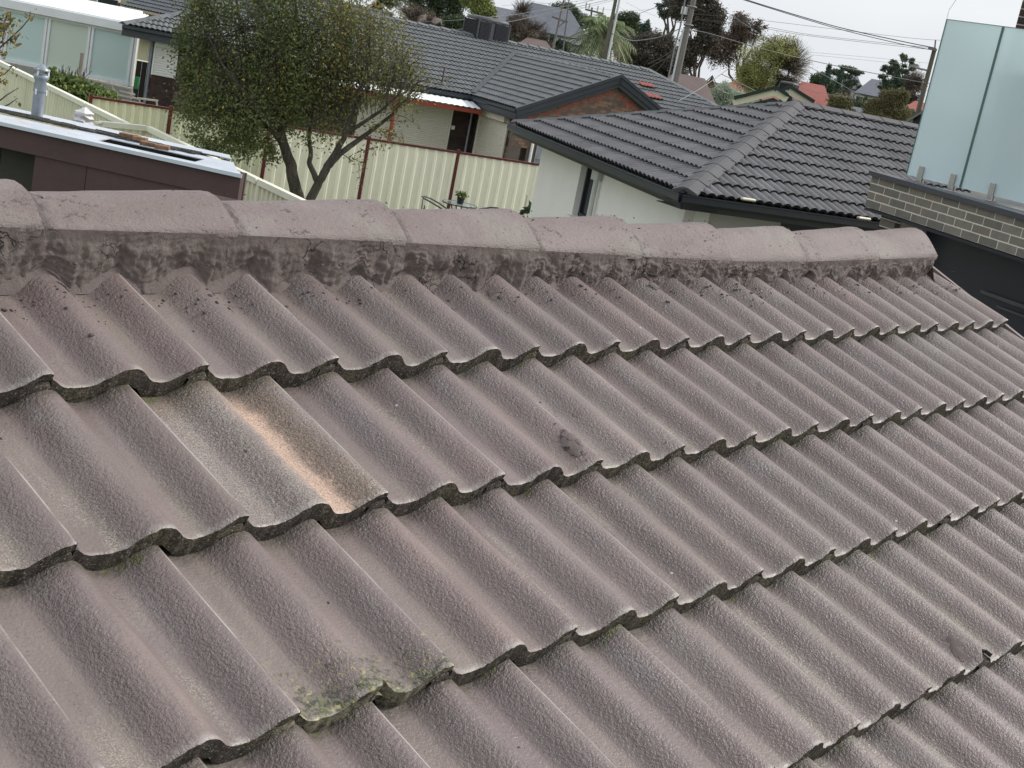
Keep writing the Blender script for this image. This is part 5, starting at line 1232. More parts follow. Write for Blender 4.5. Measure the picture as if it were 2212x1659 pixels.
# young tree at the left picture edge
yt = thing('tree', 'young sparse tree with olive leaves reaching in at the left picture edge', 'tree', (lambda p: (p.x,p.y,0))(atd(-40,300,20)))
Y = lambda x, y, d=0: atd(x, y, 20+d); mb = MB(); tp = []
mb.tube([gnd(Y(-45,330)), Y(-42,240), Y(-38,150), Y(-34,60), Y(-30,-20)], [.05,.045,.035,.022,.01], 8)
for P_ in ([(-38,150),(-10,112),(20,85),(45,62),(62,42),(66,24)], [(20,85),(30,92),(42,75)], [(-38,130),(-15,105),(5,88),(12,50)], [(-36,190),(-10,168),(10,160),(28,142)], [(-34,60),(-12,55),(8,50),(18,32)], [(-38,210),(-12,185),(0,178),(12,170)], [(-40,250),(-10,225),(15,205),(40,190)], [(-42,280),(-12,240),(20,225),(38,212)]):
    pp_ = [Y(x, y) for x, y in P_]; mb.tube(pp_, [.014-.010*i/(len(pp_)-1) for i in range(len(pp_))], 4)
    n_ = 26 if P_[0][1] < 220 else 5
    for _ in range(n_):
        i = random.randint(1, len(pp_)-1); p = pp_[i-1].lerp(pp_[i], random.random()); tp.append(tuple(p+Vector((random.gauss(0,.045), random.gauss(0,.045), random.gauss(0,.045)))))
mb.build('trunk', BARK, yt, fix=False)
tp += ell_points([(8,48,20,20,1),(6,112,12,12,.4)], 20, 120, .3, 10, 1, .2, 3)
o = leaves('foliage', tp, .062, leafmat('olive_leaf', (.13,.11,.035), (.24,.20,.08), (.42,.28,.05), .85), yt, .6, 6); o['kind'] = 'stuff'

# ================================================================== TABLE, CHAIRS, POT
tdist = 30.2
tb = atd(993,441,tdist); zt_ = tb.z
table = thing('table', 'small round glass topped outdoor table before the cream fence', 'table', (tb.x, tb.y, 0))
DKM = M_('dark_green_metal', (.045,.060,.058), .4, .1, 3, 0); TG = M_('table_glass', (.25,.30,.31), .1, .03, 2, 0, spec=.7)
mb = MB(); mb.tube([tb+Vector((0,0,-.006)), tb+Vector((0,0,.006))], .36, 32); mb.build('table_top', TG, table)
mb = MB(); mb.tube([tb+Vector((.37*math.cos(a/32*6.2832), .37*math.sin(a/32*6.2832), 0)) for a in range(33)], .014, 6, cap=False); mb.build('rim', DKM, table)
for a in (0.4, 2.0, 3.54, 5.1):
    d = Vector((math.cos(a), math.sin(a), 0)); mb = MB(); mb.tube([tb+d*.20-Vector((0,0,.02)), tb+d*.06-Vector((0,0,.3)), gnd(tb)+d*.28], .014, 6); mb.build('leg', DKM, table)
def chair(px, py, rot, lab):
    c = atd(px, py, tdist+.15); zt = c.z; g = Vector((c.x, c.y, 0)); R = Matrix.Rotation(rot, 3, 'Z')
    t = thing('chair', lab, 'chair', g, 'chairs at the outdoor table')
    hb = zt   # top of the hoop back
    q = lambda x, y, z: g+R @ Vector((x, y, 0))+Vector((0,0,z))
    hoop = [q(-.27, .28, hb-.19), q(-.29,.10,hb-.11), q(-.27,-.10,hb-.04), q(-.17,-.24,hb-.008), q(0,-.28,hb), q(.17,-.24,hb-.008), q(.27,-.10,hb-.04), q(.29,.10,hb-.11), q(.27,.28,hb-.19)]
    mb = MB(); mb.tube(hoop, .016, 8); mb.build('arm_hoop', DKM, t)
    WK = bpy.data.materials.get('dark_wicker') or M_('dark_wicker', (.035,.040,.045), .7, .2, 20, .8, 120, .006)
    mb = MB(); rows = []
    for i in range(7):
        x = -.17+.34*i/6; rows += [q(x, -.20-.05*math.cos(x*6), .44), q(x*1.05, -.235-.03*math.cos(x*6), hb-.05)]
    mb.add(rows, [(i*2, i*2+2, i*2+3, i*2+1) for i in range(6)], 0, True); bkm = mb.build('backrest', WK, t, fix=False)
    mb = MB(); mb.box(q(0,.02,.43), (.44,.42,.03), R); mb.build('seat', WK, t, bevel=.008)
    for x, y in ((-.2,.2),(.2,.2),(-.2,-.18),(.2,-.18)):
        mb = MB(); mb.tube([q(x*1.15, y*1.15, 0), q(x, y, .43), q(x*1.3, y*1.1, .66)], .012, 6); mb.build('leg', DKM, t)
chair(940,430, math.radians(222), 'dark wicker chair with hoop back to the left of the glass table')
chair(1051,446, math.radians(45), 'dark wicker chair to the right of the glass table, only its hoop showing')
pc = tb+Vector((.03,.02,.006)); pot = thing('pot_plant', 'small black pot with a bushy green plant standing on the glass table', 'pot plant', pc)
mb = MB(); mb.tube([pc, pc+Vector((0,0,.13)), pc+Vector((0,0,.135))], [.065,.085,.088], 14); mb.build('pot', M_('black_pot', (.015,.016,.018), .5), pot)
o = leaves('foliage', [tuple(pc+Vector((random.gauss(0,.05), random.gauss(0,.05), .16+random.random()*.07))) for _ in range(160)], .07, leafmat('pot_leaf', (.06,.10,.02), (.22,.30,.08)), pot, .4, 7, up=-.4); o['kind'] = 'stuff'
sp_ = atz(1128,463,1.0); d0_ = atd(1133,455,29.0); 
rk = thing('plant_stake', 'thin timber stake with a drooping seedling beside the white wall', 'stake', gnd(d0_))
tp_ = atd(1143,422,29.0); mb = MB(); mb.bar(gnd(d0_), Vector((d0_.x,d0_.y,tp_.z)), .03, .03, up=Vector((0,1,0))); mb.build('stake', PT, rk)
mb = MB(); mb.tube([atd(1140,470,29), atd(1141,445,29), atd(1146,436,29), atd(1150,441,29)], .007, 5); mb.build('stem', DKM, rk)
lp = atd(1148,458,28.6); ph = thing('plant', 'dark broad leafed plant at the foot of the white wall', 'plant', gnd(lp))
o = leaves('foliage', [tuple(lp+Vector((random.gauss(0,.09), random.gauss(0,.09), random.uniform(-.35,.1)))) for _ in range(46)], .19, leafmat('dark_leaf', (.02,.04,.02), (.05,.08,.04)), ph, .5, 9); o['kind'] = 'stuff'
mb = MB(); mb.tube([gnd(lp), lp-Vector((0,0,.1))], .015, 5); mb.build('stem', DKM, ph)
# ================================================================== DISTANT TREES
GR = lambda n, a, b, c=None, f=.95, t=.15, vs=.25: leafmat(n, a, b, c, f, t, vs)
L_DK = GR('dark_evergreen', (0.041,0.064,0.034), (0.112,0.149,0.071)); L_YG = GR('yellow_green', (0.158,0.205,0.065), (0.372,0.391,0.139)); L_BR = GR('brown_foliage', (0.089,0.071,0.055), (0.214,0.163,0.121))
L_CAS = GR('casuarina', (0.074,0.067,0.052), (0.176,0.149,0.115)); L_GUM = GR('gum_green', (0.055,0.085,0.055), (0.139,0.186,0.112)); L_SIL = GR('silver_green', (0.242,0.307,0.214), (0.558,0.600,0.484)); L_OL = GR('olive_brown', (0.102,0.102,0.052), (0.242,0.214,0.102)); L_CY = GR('cypress', (0.034,0.067,0.052), (0.074,0.126,0.084)); L_PALM = GR('palm_green', (0.112,0.158,0.074), (0.298,0.354,0.167))
L_TW = GR('twig_buds', (0.242,0.196,0.139), (0.446,0.391,0.260)); L_SP = GR('spring_leaf', (0.242,0.260,0.084), (0.466,0.466,0.167))
TWM = M_('twig', (.105,.085,.072), .95, .2); TRK = M_('grey_trunk', (.10,.085,.072), .95, .25, 3, .4)
_ts = [100]
def dtree(label, D, ells, n, leaf, lm, name='tree', clump=.16, ncl=50, trunk=None, twigs=0, twr=.02, asp=.6, shell=.4, group='trees beyond the houses', top=0, tw_up=1.0):
    D *= 2.0; leaf *= .78; n = int(n*4.0); twr *= 1.0; twigs = int(twigs*1.5); _ts[0] += 1; cx = sum(e_[0] for e_ in ells)/len(ells); cy = max(e_[1]+e_[3] for e_ in ells)
    b0 = atd(trunk[0] if trunk else cx, (trunk[1] if trunk else cy), D); g = gnd(b0); t = thing(name, label, 'tree', g, group)
    P_ = ell_points(ells, D, n, clump, ncl, .9, shell, _ts[0])
    if n: o = leaves('crown', P_, leaf, lm, t, asp, _ts[0]); o['kind'] = 'stuff'
    mb = MB(); cen = [atd(e_[0], e_[1], D) for e_ in ells]; low = min(c.z for c in cen); r = max(.08, .018*low+.08)
    fork = Vector((g.x, g.y, max(1.0, low*.55))); mb.tube([g, fork*.5+g*.5+Vector((.1,0,0)), fork], [r*1.3, r, r*.8], 8, cap=False)
    for c in cen: bend(fork, c, 5, .06, r*.7, r*.25, mb, 5)
    mb.build('trunk', TRK, t, fix=False)
    if twigs:
        mb = MB(); Q = ell_points(ells, D, twigs, .12, ncl*2, .9, .75, _ts[0]+7)
        for q in Q:
            q = Vector(q); c = min(cen, key=lambda c: (c-q).length); s_ = c.lerp(q, random.uniform(.05,.5)); bend(s_, q+(q-c)*.06+Vector((0,0,.10*(q-c).length*tw_up)), 3, .12, twr, twr*.3, mb, 3)
        o = mb.build('twigs', TWM, t, fix=False); o['kind'] = 'stuff'
    return t
dtree('tall dark evergreen filling the top edge left of the cooler', 95, [(960,15,42,50),(915,-5,45,45),(1000,-20,40,40),(985,45,26,20)], 7000, .34, L_DK)
dtree('round dark green bush just left of the cooler', 70, [(984,52,26,20)], 1800, .22, L_DK, shell=.3)
dtree('yellow-green leafy tree above the cooler', 85, [(1038,12,34,30),(1020,-12,34,30),(1062,28,14,14)], 3800, .28, L_YG)
dtree('bare grey twiggy shrub behind the left part of the ridge', 75, [(898,32,46,24),(925,55,24,14)], 500, .12, L_TW, twigs=700, twr=.022)
dtree('dark evergreen at the top edge above the orange gable', 105, [(845,0,30,18),(815,-20,40,20)], 1800, .32, L_DK)
dtree('russet brown bare bush just right of the cooler', 68, [(1140,72,50,34),(1120,52,30,24),(1165,98,35,20)], 3200, .13, L_BR, twigs=1100, twr=.020)
dtree('tuft of thin bare upright branches above the brown bush', 80, [(1128,24,26,22)], 0, .1, L_TW, twigs=160, twr=.03, tw_up=5)
dtree('round topped green gum between the thin poles', 120, [(1214,22,30,18),(1196,36,18,12),(1240,30,14,16)], 2400, .36, L_GUM, clump=.2, ncl=26)
dtree('low dark green trees behind the grey slate coloured roof', 130, [(1258,46,34,16),(1225,50,22,8),(1285,60,16,10)], 1800, .36, L_DK)
for i, (x, y, rx, ry, lb) in enumerate(((1192,92,8,16,'small dark conifer left of the white wall, taller one'), (1206,97,6,12,'small dark conifer right beside the taller one'), (1224,100,8,11,'small dark conifer before the white wall'))):
    dtree(lb, 75, [(x,y,rx,ry)], 500, .2, L_CY, name='conifer', shell=.2)
dtree('broad dark brown-green trees behind the palm', 100, [(1345,55,28,30),(1375,72,30,22),(1365,40,18,14)], 3500, .32, L_DK)
dtree('spiky topped dark conifer right of the palm', 85, [(1393,78,16,28),(1398,62,7,18)], 1400, .24, L_CY, name='conifer')
dtree('spreading dark casuarina filling the space before the tall pole', 70, [(1400,120,60,45),(1440,150,55,50),(1360,115,40,35),(1385,150,45,35),(1425,100,45,35)], 10000, .26, L_CAS, twigs=500, twr=.02)
dtree('tall drooping casuarina reaching the top edge behind the pole', 66, [(1510,20,42,46),(1535,45,30,40),(1480,10,40,34),(1510,-30,50,30),(1530,90,32,30),(1490,110,30,34)], 11000, .25, L_CAS, clump=.14, ncl=70)
dtree('thin gum with open crown at the top edge left of the tall pole', 75, [(1435,30,14,12),(1450,10,18,12),(1428,12,9,8),(1462,28,12,10),(1445,-12,30,12)], 1500, .24, L_GUM, trunk=(1447,120), clump=.2, ncl=20)
dtree('brown crowned tree between the casuarina and the yellow-green tree', 72, [(1600,55,32,26),(1615,75,34,24),(1585,85,30,28),(1640,58,16,16),(1560,110,40,40)], 4200, .20, L_BR, twigs=700, twr=.018)
dtree('round tree with yellow-green left half and bare twiggy right half', 62, [(1640,140,48,52),(1680,100,44,30),(1625,170,45,34)], 5200, .17, L_SP, twigs=500, twr=.017)
dtree('bare twiggy crown standing against the sky right of the yellow-green tree', 62.5, [(1705,145,46,58),(1690,175,40,34)], 1900, .09, L_TW, twigs=1700, twr=.016)
dtree('silvery grey-green bush behind the charcoal hip', 48, [(1578,215,44,24),(1570,196,26,20),(1612,222,28,16),(1540,225,24,14)], 6500, .13, L_SIL, shell=.25)
dtree('dense dark conifers at the right beside the slender cypress', 110, [(1776,178,26,22),(1795,190,26,18),(1760,190,18,16)], 2600, .34, L_DK)
for i, (x, y, rx, ry, lb) in enumerate(((1787,165,6,26,'slender pointed dark cypress, left of two'), (1814,172,5,24,'slender pointed dark cypress, right of two'))):
    dtree(lb, 100, [(x,y,rx,ry),(x+3,y-ry*.75,rx*.4,ry*.5)], 900, .26, L_CY, name='cypress', shell=.1)
dtree('flat topped umbrella shaped gum behind the cypresses', 125, [(1838,150,16,6),(1822,148,14,5),(1850,157,14,6),(1806,156,18,6),(1845,176,9,6),(1832,182,10,8),(1860,190,8,5),(1826,165,14,6)], 2200, .34, L_GUM, clump=.22, ncl=14)
dtree('tall gum with rounded leaf clumps left of the frosted screen', 110, [(1950,128,9,10),(1966,132,8,9),(1975,146,12,7),(1930,140,13,9),(1912,150,12,8),(1908,168,11,9),(1935,158,14,10),(1955,150,12,9),(1925,188,22,12),(1950,178,22,14),(1960,195,20,10),(1905,190,8,5)], 5200, .30, L_GUM, clump=.2, ncl=16, trunk=(1950,230))
dtree('bare reddish brown tree behind the right gum', 90, [(1975,185,26,36),(1965,215,28,24)], 500, .16, L_BR, twigs=800, twr=.03)
dtree('olive brown shrubby tree before the two storey house', 62, [(1815,222,26,20),(1822,238,28,14),(1800,234,18,14)], 3000, .19, L_OL)
dtree('olive shrubby tree left of the frosted screen behind the ridge', 60, [(1893,232,28,20),(1920,218,24,24),(1940,240,26,20),(1902,252,34,14),(1950,205,16,22)], 5200, .18, L_OL)
dtree('low dark shrub behind the small gable at the right', 58, [(1760,236,24,12),(1778,246,20,8)], 1200, .18, L_OL)
# palm
PD2 = 96; pp0 = atd(1318,130,PD2); pt = thing('palm_tree', 'palm with drooping pale green fronds behind the leaning thin pole', 'palm', gnd(pp0), 'trees beyond the houses'); crown = atd(1308,68,PD2)
mb = MB(); mb.tube([gnd(pp0), crown*.5+gnd(pp0)*.5, crown], [.4,.35,.28], 10); mb.build('trunk', TRK, pt, fix=False)
mb = MB(); stems = MB()
for i in range(64):
    a = random.random()*6.283; el = random.uniform(-.55, 1.3); L = random.uniform(1.9, 2.7); d = Vector((math.cos(a)*math.cos(el), math.sin(a)*math.cos(el), math.sin(el)))
    pts_ = [crown+d*L*q+Vector((0,0,-1.5*q*q*L*.35)) for q in np.linspace(0,1,9)]; stems.tube(pts_, [.03]*9, 3, cap=False)
    for j in range(2, 9):
        t_ = (pts_[j]-pts_[j-1]).normalized(); s_ = t_.cross(Vector((0,0,1))); s_ = s_.normalized() if s_.length > .01 else Vector((1,0,0))
        for sg in (-1,1):
            for k_ in range(2):
                b0 = pts_[j-1].lerp(pts_[j], k_/2); tip = b0+s_*sg*.55+t_*.35+Vector((0,0,-.35+random.uniform(-.1,.1))); mb.add([b0, b0+t_*.07, tip], [(0,1,2)])
mb.build('fronds', L_PALM, pt, fix=False)['kind'] = 'stuff'; stems.build('frond_stems', L_PALM, pt, fix=False)['kind'] = 'stuff'
mb = MB()
for i in range(150):
    a = random.random()*6.283; d = Vector((math.cos(a), math.sin(a), 0)); c = crown+d*random.uniform(.3,1.4)+Vector((0,0,-random.uniform(.2,.8))); mb.add([c, c+Vector((.06,0,0)), c+d*.5+Vector((0,0,-random.uniform(1.0,2.2)))], [(0,1,2)])
mb.build('dead_fronds', M_('dry_frond', (.24,.20,.13), .9, .2), pt, fix=False)['kind'] = 'stuff'
# low hedge mass closing the far view between houses
hg = []
for i in range(60):
    x = 700+i*25; y = np.interp(x, [700,1106,1500,1750,2212], [60,95,215,230,310])
    hg.append((x, y-5, 24, 15))
P_ = ell_points(hg, 150, 9000, .3, 60, 1.0, .2, 77)
o = leaves('far_tree_belt', P_, .9, L_DK, None, .7, 12); tag(o, 'far belt of dark trees closing the view low behind the houses', 'tree belt', kind='stuff')

# ================================================================== DISTANT HOUSES
def hut(label, lpx, rpx, D, rise, depth, wallm, roofm, kind='hip', eave=None, windows=0, D2=None, over=.4, zbase=0, name='house'):
    a = atd(*lpx, D); b_ = atd(*rpx, D2 or D); z = (a.z+b_.z)/2; a.z = b_.z = z; d = (b_-a).normalized(); n = d.cross(Vector((0,0,1))); n = n if n.dot(EYE-a) > 0 else -n; W = (b_-a).length
    t = thing(name, label, 'house', gnd((a+b_)/2), 'houses in the distance')
    A_ = a-n*depth; B_ = b_-n*depth
    mb = MB(); i_ = d*over-n*over
    P4 = [a+d*over-n*over, b_-d*over-n*over, B_-d*over+n*over, A_+d*over+n*over]
    for k in range(4):
        p, q = P4[k], P4[(k+1)%4]; mb.add([gnd(p)+Vector((0,0,zbase)), gnd(q)+Vector((0,0,zbase)), q, p], [(0,1,2,3)])
    if kind == 'gable':
        for e0_, e1__ in ((P4[0], P4[3]), (P4[1], P4[2])): m_ = (e0_+e1__)/2; mb.add([e0_, e1__, m_+Vector((0,0,rise-.1))], [(0,1,2)])
    if kind == 'front':
        for e0_, e1__ in ((P4[0], P4[1]),): m_ = (e0_+e1__)/2; mb.add([e0_, e1__, m_+Vector((0,0,rise-.1))], [(0,1,2)])
    wl_ = mb.build('wall', wallm, t)
    mb = MB(); up_ = Vector((0,0,rise)); th = Vector((0,0,-.12))
    if kind == 'hip':
        h = min(depth/2, W*.27); r0 = a+d*h-n*(depth/2)+up_; r1 = b_-d*h-n*(depth/2)+up_
        F = [[a,b_,r1,r0],[b_,B_,r1],[B_,A_,r0,r1],[A_,a,r0]]
    elif kind == 'gable':
        r0 = a-n*(depth/2)+up_; r1 = b_-n*(depth/2)+up_; F = [[a,b_,r1,r0],[B_,A_,r0,r1]]
    else:
        r0 = (a+b_)/2+up_; r1 = (A_+B_)/2+up_; F = [[a,r0,r1,A_],[b_,B_,r1,r0]]
    for f in F: mb.prism(f, th)
    mb.build('roof', roofm, t)
    for k in range(windows):
        q = a+d*(W*(k+.5)/windows)-n*over+n*.02; mb = MB(); wz = min(1.1, z*.4); mb.prism([q-d*.6+Vector((0,0,-.4-wz)), q+d*.6+Vector((0,0,-.4-wz)), q+d*.6+Vector((0,0,-.4)), q-d*.6+Vector((0,0,-.4))], n*.04); w_ = mb.build('window', WHITE, t)
        mb = MB(); q = q+n*.045; mb.prism([q-d*.52+Vector((0,0,-.34-wz)), q+d*.52+Vector((0,0,-.34-wz)), q+d*.52+Vector((0,0,-.48)), q-d*.52+Vector((0,0,-.48))], n*.01); mb.build('pane', DARKG, w_)
    mb = MB(); mb.bar(a+n*.03+Vector((0,0,-.08)), b_+n*.03+Vector((0,0,-.08)), .08, .14); mb.build('gutter', GUT if eave is None else eave, t)
    return t, a, b_, d, n
def rib_roof(name, col, sc=10):
    return M_(name, col, .75, .14, 1.2, .4, 8, .05)
SLR = rib_roof('slate_roof', (.13,.14,.165)); TER = rib_roof('terracotta_roof', (.26,.12,.085)); REDR = rib_roof('red_roof', (.30,.095,.075)); BRR = rib_roof('brown_roof', (.13,.095,.085)); WAL = M_('pale_wall', (.52,.51,.47), .9); WALC = M_('cream_wall', (.58,.55,.45), .9)
hut('pale rendered house with long slate grey hip roof between the thin poles', (1085,46), (1272,94), 185, 3.4, 12, WAL, SLR, 'hip', windows=5)
hut('small bright building under the slate roof beside the palm', (1222,92), (1275,102), 150, .5, 4, M_('bright_wall', (.72,.70,.62), .8), SLR, 'hip')
hut('low terracotta roofed house under the brown bush', (1110,99), (1200,119), 130, 1.0, 8, BRK[1], BRR, 'hip')
hut('orange tiled house with dark red gable at the top left behind the ridge', (770,22), (852,44), 110, 1.1, 9, M_('maroon_wall', (.10,.025,.022), .7), TER, 'front', eave=REDP)
hut('brown roofed house behind the left part of the ridge', (850,44), (990,76), 150, 1.2, 9, BRK[0], BRR, 'hip')
hut('grey roofed house high behind the brown bush', (1040,34), (1170,62), 260, 2.2, 12, WAL, SLR, 'gable')
hut('brown tiled house with cream eaves just right of the grey hip', (1400,206), (1552,240), 80, 1.5, 9, DBRK[1], BRR, 'hip', eave=CREAM)
hut('brick house with slate gable and white garage behind the tall pole', (1496,200), (1562,216), 110, 1.6, 10, BRK[1], SLR, 'front', windows=1, eave=CREAM)
hut('terracotta and brown house behind the silvery bush', (1540,200), (1700,230), 130, 1.6, 11, BRK[2], TER, 'hip')
hut('red tiled house right of the small cooler', (1690,219), (1800,243), 125, 2.0, 11, BRK[1], REDR, 'hip')
hut('two storey house with slate hip roof and pale upper wall', (1846,198), (1950,221), 230, 2.6, 14, WAL, SLR, 'hip', windows=4)
hut('higher two storey wing with slate roof left of the pale one', (1790,180), (1866,199), 250, 2.4, 14, WAL, SLR, 'hip', windows=1)
hut('house with coral red tiled roof beside the frosted screen', (1930,248), (2060,275), 150, 1.8, 11, BRK[1], REDR, 'hip')
hut('small dark grey gable beside the frosted screen', (1925,281), (2045,305), 60, 1.1, 8, M_('dark_weatherboard', (.035,.04,.048), .6), GCAP, 'front')
hut('small pale shed low behind the olive shrubs', (1838,243), (1880,252), 140, .6, 4, WAL, SLR, 'gable')
# cream barge gables + roof right behind the charcoal apex
gb = thing('house', 'house with two cream trimmed dark green gables peeping over the charcoal apex', 'house', gnd(atd(1690,225,40)), 'houses in the distance')
DGN = M_('dark_green_trim', (.012,.030,.022), .5)
for (l, ap, r, D_) in (((1583,222),(1674,199),(1700,216),40),((1690,204),(1703,196),(1757,230),41)):
    a, b_, c = atd(*l, D_), atd(*ap, D_), atd(*r, D_); dpt = (a-EYE); dpt.z = 0; dpt.normalize()
    mb = MB(); mb.bar(a-Vector((0,0,.0)), b_, .05, .17); mb.bar(b_, c, .05, .17); mb.build('barge_board', CREAM, gb)
    mb = MB(); mb.bar(a+Vector((0,0,.13))-dpt*.05, b_+Vector((0,0,.13))-dpt*.05, .08, .09); mb.bar(b_+Vector((0,0,.13))-dpt*.05, c+Vector((0,0,.13))-dpt*.05, .08, .09); mb.build('gutter', DGN, gb)
    mb = MB(); mb.prism([a+Vector((0,0,.1)), b_+Vector((0,0,.1)), b_+dpt*7+Vector((0,0,.1)), a+dpt*7+Vector((0,0,.1))], (0,0,-.05)); mb.prism([b_+Vector((0,0,.1)), c+Vector((0,0,.1)), c+dpt*7+Vector((0,0,.1)), b_+dpt*7+Vector((0,0,.1))], (0,0,-.05)); mb.build('roof', SLR, gb)
    mb = MB(); mb.prism([gnd(a), gnd(c), c-Vector((0,0,.15)), b_-Vector((0,0,.15)), a-Vector((0,0,.15))], dpt*.1); mb.build('wall', DGN, gb)
cc = atd(1700,204,88); cooler('roof_cooler', (cc.x, cc.y, cc.z), math.radians(10), .98, .9, .62, 'small dark evaporative cooler on a duct above the cream gables', louvre=6, parts=False, leg=.6)

# ================================================================== POLES AND WIRES
PW = M_('pole_timber', (.19,.175,.155), .9, .2, 2, .4, 30, streak=(1,1,.1)); PWG = M_('weathered_pole', (.14,.13,.105), .9, .25, 3, .4, 30, dirt=(.16,.17,.07), streak=(1,1,.2)); PVC = M_('white_conduit', (.70,.71,.70), .4, .04, 2, 0); WM_ = M_('cable', (.09,.09,.095), .6, .05, 2, 0); WL = M_('pale_cable', (.26,.26,.26), .6, .05, 2, 0); INS = M_('porcelain', (.50,.48,.45), .3)
def pole(label, bpx, tpx, D, r, ztop=None, mat=PW, arms=()):
    b0 = atd(*bpx, D); t0 = atd(*tpx, D); g = gnd(b0); d = (t0-b0); zt = ztop or t0.z; top = b0+d*((zt-b0.z)/d.z); base = b0-d*(b0.z/d.z)
    t = thing('power_pole', label, 'power pole', base); mb = MB(); mb.tube([base, base.lerp(top, .5), top], [r*1.15, r, r*.8], 12); mb.build('pole', mat, t)
    for (z, L, rot) in arms:
        c = base+(top-base)*(z/zt); e_ = Matrix.Rotation(rot, 3, 'Z') @ Vector((1,0,0)); mb = MB(); mb.bar(c-e_*L/2, c+e_*L/2, .1, .12); am = mb.build('cross_arm', mat, t)
        for q in (-.45, -.2, .2, .45): mb = MB(); mb.tube([c+e_*L*q+Vector((0,0,.06)), c+e_*L*q+Vector((0,0,.14)), c+e_*L*q+Vector((0,0,.2))], [.03,.05,.03], 6); mb.build('insulator', INS, am)
    return t, base, top
va = math.radians(36); perp = va+math.pi/2
p1, b1, t1_ = pole('leaning weathered pole rising behind the far ridge left of the palm', (1303,133), (1330,0), 66, .085, 9.5, PWG, ((8.8, 2.2, perp),))
mb = MB(); q = b1+(t1_-b1)*.34; q2 = b1+(t1_-b1)*.80; o_ = Vector((math.sin(va), -math.cos(va), 0))*.17; mb.tube([q+o_, q2+o_], .055, 6); mb.build('conduit', PVC, p1)
p2, b2, t2_ = pole('stout grey pole with pale conduits standing behind the red patched hip', (1452,215), (1498,0), 58, .115, 10.5, PW, ((9.6, 2.4, perp),))
mb = MB(); o_ = Vector((-math.sin(va), math.cos(va), 0)); zf = lambda z: b2+(t2_-b2)*(z/10.5)
mb.tube([zf(.5)+o_*.17, zf(6.0)+o_*.14], .05, 8); mb.build('conduit', PVC, p2)
mb = MB(); mb.tube([atd(1436,198,57.9), atd(1448,150,57.9), atd(1458,100,57.9), atd(1470,55,57.9), atd(1480,0,57.9), atd(1483,-20,57.9)], .035, 6); mb.build('conduit', WL, p2)
for z in (6.2, 6.9, 7.6):
    mb = MB(); mb.tube([zf(z)+Vector((.17*math.cos(a), .17*math.sin(a), 0)) for a in np.linspace(0,6.283,13)], .03, 5, cap=False); mb.build('strap', WL, p2)
mb = MB(); c = zf(6.7)+o_*.25; mb.box(c, (.22,.2,.3)); mb.build('junction_box', PVC, p2, bevel=.02)
p3, b3, t3_ = pole('thin pole with a slanting cross arm before the slate grey roof', (1193,112), (1218,0), 92, .075, None, PW, ()); 
mb = MB(); mb.bar(atd(1192,36,91.6), atd(1214,44,91.6), .1, .12); mb.bar(atd(1212,44,91.6), atd(1226,48,91.6), .1, .1); mb.tube([atd(1207,58,91.6), atd(1222,44,91.6)], .04, 5); mb.build('cross_arm', PW, p3)
p4, b4, t4_ = pole('thin pole with a double cross arm left of the palm', (1270,96), (1279,16), 100, .08, None, PW, ())
mb = MB(); mb.bar(atd(1264,20,99.7), atd(1304,30,99.7), .1, .12); mb.build('cross_arm', PW, p4)
for (x, y) in ((1265,17),(1272,19),(1290,24),(1302,27)): mb = MB(); q = atd(x, y, 99.7); mb.tube([q, q+Vector((0,0,.35))], .05, 5); mb.build('insulator', INS, p4)
p5, b5, t5_ = pole('brown pole with lamp arm beside the frosted screen', (1978,262), (2019,106), 62, .11, None, M_('brown_pole', (.115,.098,.075), .9, .25, 2, .4, streak=(1,1,.1)), ())
mb = MB(); mb.tube([atd(2019,108,62), atd(2021,86,62)], .035, 6); mb.build('riser', PW, p5)
mb = MB(); mb.bar(atd(2005,104,61.8), atd(2024,108,61.8), .12, .08); mb.build('cross_arm', PW, p5)
mb = MB(); mb.tube([atd(2003,152,61.8), atd(1985,148,61.8), atd(1975,144,61.8)], .04, 5); lmp = mb.build('lamp_arm', WL, p5)
mb = MB(); mb.box(atd(1976,144,61.8), (.5,.2,.09)); mb.build('lamp_head', WL, lmp)
p6, b6, t6_ = pole('tall thin pole between the round gum and the slate roof', (1222,60), (1229,0), 130, .07, None, PW, ())
def wire(label, pts, r=.012, mat=WM_, sub=8, grp='overhead wires'):
    r *= .72
    P_ = [atd(x, y, D) for x, y, D in pts]; Q = []
    if len(P_) > 2:
        for i in range(len(P_)-1):
            p0_ = P_[max(i-1,0)]; p1_ = P_[i]; p2_ = P_[i+1]; p3_ = P_[min(i+2, len(P_)-1)]
            for k in range(sub):
                t = k/sub; Q.append(.5*((2*p1_)+(p2_-p0_)*t+(2*p0_-5*p1_+4*p2_-p3_)*t*t+(3*p1_-p0_-3*p2_+p3_)*t**3))
        Q.append(P_[-1])
    else: Q = [P_[0].lerp(P_[1], k/8)-Vector((0,0,.15*math.sin(3.1416*k/8))) for k in range(9)]
    mb = MB(); mb.tube(Q, r, 4, cap=False); o = mb.build('overhead_wire', mat, None, fix=False); tag(o, label, 'wire', grp); return o
wire('thick dark cable sagging across the sky to the brown pole, upper strand', [(1560,-22,60),(1608,-2,60),(1755,43,60),(1837,65,61),(1947,89,61),(2022,104,62)], .026)
wire('thick dark cable sagging across the sky to the brown pole, lower strand', [(1545,-22,60),(1595,-4,60),(1755,46,60),(1837,69,61),(1947,95,61),(2020,109,62)], .020)
wire('thin wire crossing the sky to the tip of the brown pole', [(1500,30,60),(1646,44,61),(1947,80,62),(2033,87,62)], .009)
wire('upper of the close pair of thin wires below it in the open sky', [(1500,40,60),(1646,57,60),(1760,76,61),(2010,103,62)], .010)
